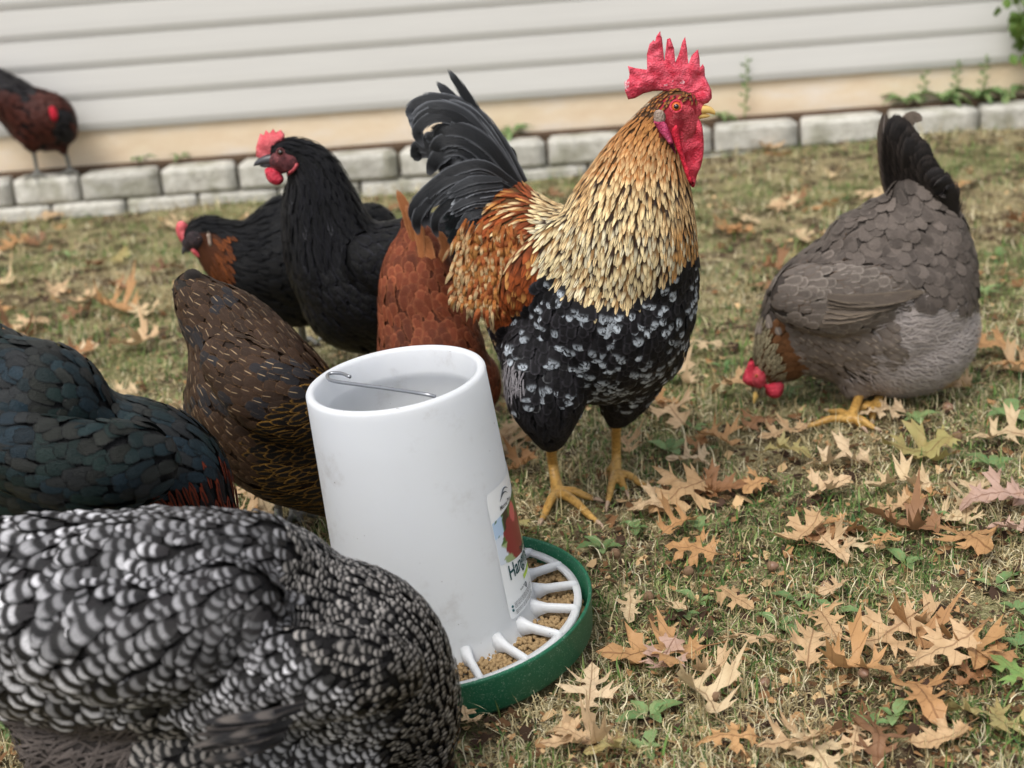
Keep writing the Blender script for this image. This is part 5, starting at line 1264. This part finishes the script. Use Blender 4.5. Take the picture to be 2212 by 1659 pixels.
WD = [(490,250,60,4,'broad round green weed leaves right of the rooster\'s foot'),(600,140,50,3,'small green weed below the rooster\'s thigh'),(640,250,45,3,'little weed rosette beside the tan leaf'),(340,600,50,4,'yellow green weed in front of the rooster\'s toes'),
 (190,690,60,5,'weed rosette just outside the green pan rim'),(620,600,45,4,'green weed behind the orange leaf'),(1070,930,62,3,'pair of blue green weed leaves in the middle of the lawn'),(1230,985,60,2,'single broad blue green leaf on the lawn'),(980,1040,80,3,'lance shaped bright green leaf lying flat'),
 (620,930,55,3,'jagged green weed leaf above the big brown leaf'),(400,1450,90,5,'dandelion like green weed below the pan'),(380,1600,60,4,'round green weed leaves at the bottom edge'),(1500,1450,60,4,'green weed under the biggest orange leaf'),(1950,860,60,3,'green weed leaf beneath the golden orange leaf'),
 (2060,970,60,4,'green weed at the right edge'),(1560,760,60,4,'green weed behind the curled orange brown leaf'),(1480,640,45,3,'small weed left of the golden leaf'),(1950,320,60,5,'blue green weed at the right edge'),(1600,110,60,5,'weed beside the grey hen\'s foot'),(2020,100,70,5,'blue green clover like weed in the far right corner'),
 (1770,560,40,4,'small weed among straw at right'),(260,420,40,4,'weed between the rooster\'s feet'),(1400,1490,55,4,'green weed left of the biggest leaf'),(1100,1140,50,3,'green weed on the bare soil patch'),(560,990,40,3,'tiny weed beside the pale leaf'),(2070,1140,60,4,'grey green weed cut by the right edge')]
for i, (a, b_, s, n_, lab) in enumerate(WD): weed('weed', 1210 + a * .4792, 864 + b_ * .4792, s * .95, n_ , lab, .46, .75, i)
for i, (a, b_, s, n_, lab) in enumerate([(2120,640,50,6,'green weed patch behind the grey hen\'s fluff'),(2150,560,40,5,'green weed above the grey hen\'s rump'),(1560,800,36,5,'green weed between rooster and grey hen'),(1700,860,50,6,'weed under the grey hen\'s neck'),(150,560,40,5,'blurred green weed on the far left lawn'),(1500,420,40,5,'blurred weed right of the rooster\'s wattles'),
  (30,1590,70,6,'green grass like weed left of the barred hen\'s fluff')]): weed('weed', a, b_, s, n_, lab, .3, .8, i + 50)
# plants along the house
bz = ZT + .0; by = HY - .03
for i, (px, py, s, n_, lab) in enumerate([(390,338,.035,6,'small spiky green tuft on the wall top left of the black hen'),(300,340,.05,4,'thin bent grass stems on the wall top'),(1105,270,.06,9,'blurred green weed behind the rooster\'s tail'),(1050,250,.05,7,'grey green weed sprout next to the rooster\'s tail'),(1560,262,.05,8,'low yellow green weed on the wall under the rooster\'s beak'),
   (1960,205,.07,10,'leafy weed above the grey hen\'s tail'),(2040,200,.08,12,'tall leafy weed right of the grey hen\'s tail'),(2110,185,.09,12,'dense green weed clump at the right end of the bed'),(2180,180,.07,10,'weed clump cut by the right edge')]):
    weed('wall_weed', px, py, s * 1.15, n_, lab, .3, 1.7, i, z=zt(P(px, py, by).x) + .004, Y=by)
def stalk(px, y0, y1, label, n, Y=by):
    b = Vector((P(px, y0, Y).x, Y, bz)); top = P(px, y1, Y); top.x = b.x + .01
    root = empty('tall_weed', b, label, 'weed'); mb = MB().tube([b, b.lerp(top, .5) + Vector((.004, 0, 0)), top], [.0022, .0018, .0008], 6, 4); mb.build('stem', WEED_STEM, root)
    for i in range(n):
        q = b.lerp(top, .15 + .8 * i / n); a = i * 2.4; L_ = .022
        d = Vector((math.cos(a), .4 * math.sin(a), .5)).normalized(); sd = d.cross(Vector((0, 1, .2))).normalized()
        v = [q, q + d * L_ * .5 + sd * L_ * .2, q + d * L_, q + d * L_ * .5 - sd * L_ * .2]; me = mesh('leaf', v, [(0, 1, 2, 3)]); l = me.uv_layers.new(name='uv'); link('leaf', me, WEED, root)
WEED_STEM = simple('weed_stem', lin(132, 150, 96), .7, .2)
stalk(1607, 250, 120, 'single tall thin weed standing against the siding right of the rooster', 14)
stalk(2060, 200, 130, 'slender leafy stem among the weeds at right', 12); stalk(1990, 210, 150, 'short leafy stem left in the right hand weeds', 9); stalk(2120, 190, 118, 'leafy stem nearest the green bush', 12)
def bush():
    b = Vector((P(2235, 120, 4.25).x, 4.25, bz)); root = empty('bush', b, 'bright green leafy bush cut by the top right corner', 'bush')
    rg = random.Random(4); st = MB()
    V = []; F_ = []; uv = []
    for i in range(130):
        px, py = rg.gauss(2245, 34), rg.uniform(-40, 118); 
        if px < 2150: continue
        c = P(px, py, 4.25 + rg.uniform(-.06, .05)); L_ = rg.uniform(.03, .06); a = rg.uniform(0, 6.28)
        d = Vector((math.cos(a) * .8, -.5, math.sin(a) * .8 - .3)).normalized(); s = d.cross(Vector((.2, 1, .3))).normalized(); nrm = s.cross(d); o = len(V)
        for t, ww in ((0, .02), (.25, .28), (.5, .36), (.75, .24), (1, .01)):
            for q in (-1, 0, 1): V.append(c + d * L_ * t + s * L_ * ww * q + nrm * L_ * (.1 * abs(q) - .15 * t * t)); uv.append((q * .5, t))
        for j in range(4):
            for q in range(2): F_.append((o+j*3+q, o+j*3+q+1, o+(j+1)*3+q+1, o+(j+1)*3+q))
    me = mesh('foliage', V, F_); l = me.uv_layers.new(name='uv')
    for lp in me.loops: l.data[lp.index].uv = uv[lp.vertex_index]
    link('foliage', me, leafmat('bush_leaf', [(0, lin(84, 124, 52)), (1, lin(84, 124, 52))], .2), root)
    for i in range(7): st.tube([b + Vector((rg.uniform(-.01, .01), 0, 0)), P(2235 + rg.uniform(-20, 30), 60, 4.25), P(2235 + rg.uniform(-60, 60), rg.uniform(-60, 10), 4.25)], [.004, .003, .001], 6, 4)
    st.build('stem', WEED_STEM, root)
bush()
# ---- acorns
AC = simple('acorn_shell', lin(134, 104, 84), .4, .4, .25, 90); CAP = simple('acorn_cap', lin(120, 96, 74), .8, .2, .3, 200, .8, .001)
for i, (a, b_, lab) in enumerate([(1750,60,'dark acorn on the grass right of the grey hen\'s feet'),(1790,190,'round brown acorn in front of the far right weeds'),(960,780,'grey brown acorn in the middle of the lawn'),(580,800,'tan acorn touching the orange brown leaf by the pan'),(400,915,'brown acorn nearest the green pan rim'),
   (1195,870,'small reddish acorn behind the tiny leaf'),(1370,1310,'acorn on the flat orange leaf'),(700,1410,'acorn on the broad pale leaf'),(250,720,'half buried acorn beside the weed rosette at the pan'),(1180,410,'acorn behind the curled tan leaf'),(920,1310,'acorn hidden between two leaves above bare soil')]):
    g = GT(1210 + a * .4792, 864 + b_ * .4792); r = M(11, g); rg = random.Random(i); z = .010 + (.012 if i in (6, 7) else 0)
    root = empty('acorn', g, lab, 'acorn', 'acorns scattered on the lawn'); a_ = rg.uniform(0, 6.28); d = Vector((math.cos(a_), math.sin(a_), .15)); c = g + Vector((0, 0, z))
    pts = [c - d * r * .9, c - d * r * .7, c - d * r * .2, c + d * r * .4, c + d * r * .95, c + d * r * 1.15]; MB().tube(pts, [r * .3, r * .75, r, r * .9, r * .35, r * .05], 14).build('nut', AC, root)
    MB().tube([c - d * r * 1.15, c - d * r * 1.0, c - d * r * .6, c - d * r * .3], [r * .2, r * .75, r * 1.08, r * 1.12], 14).build('cap', CAP, root)
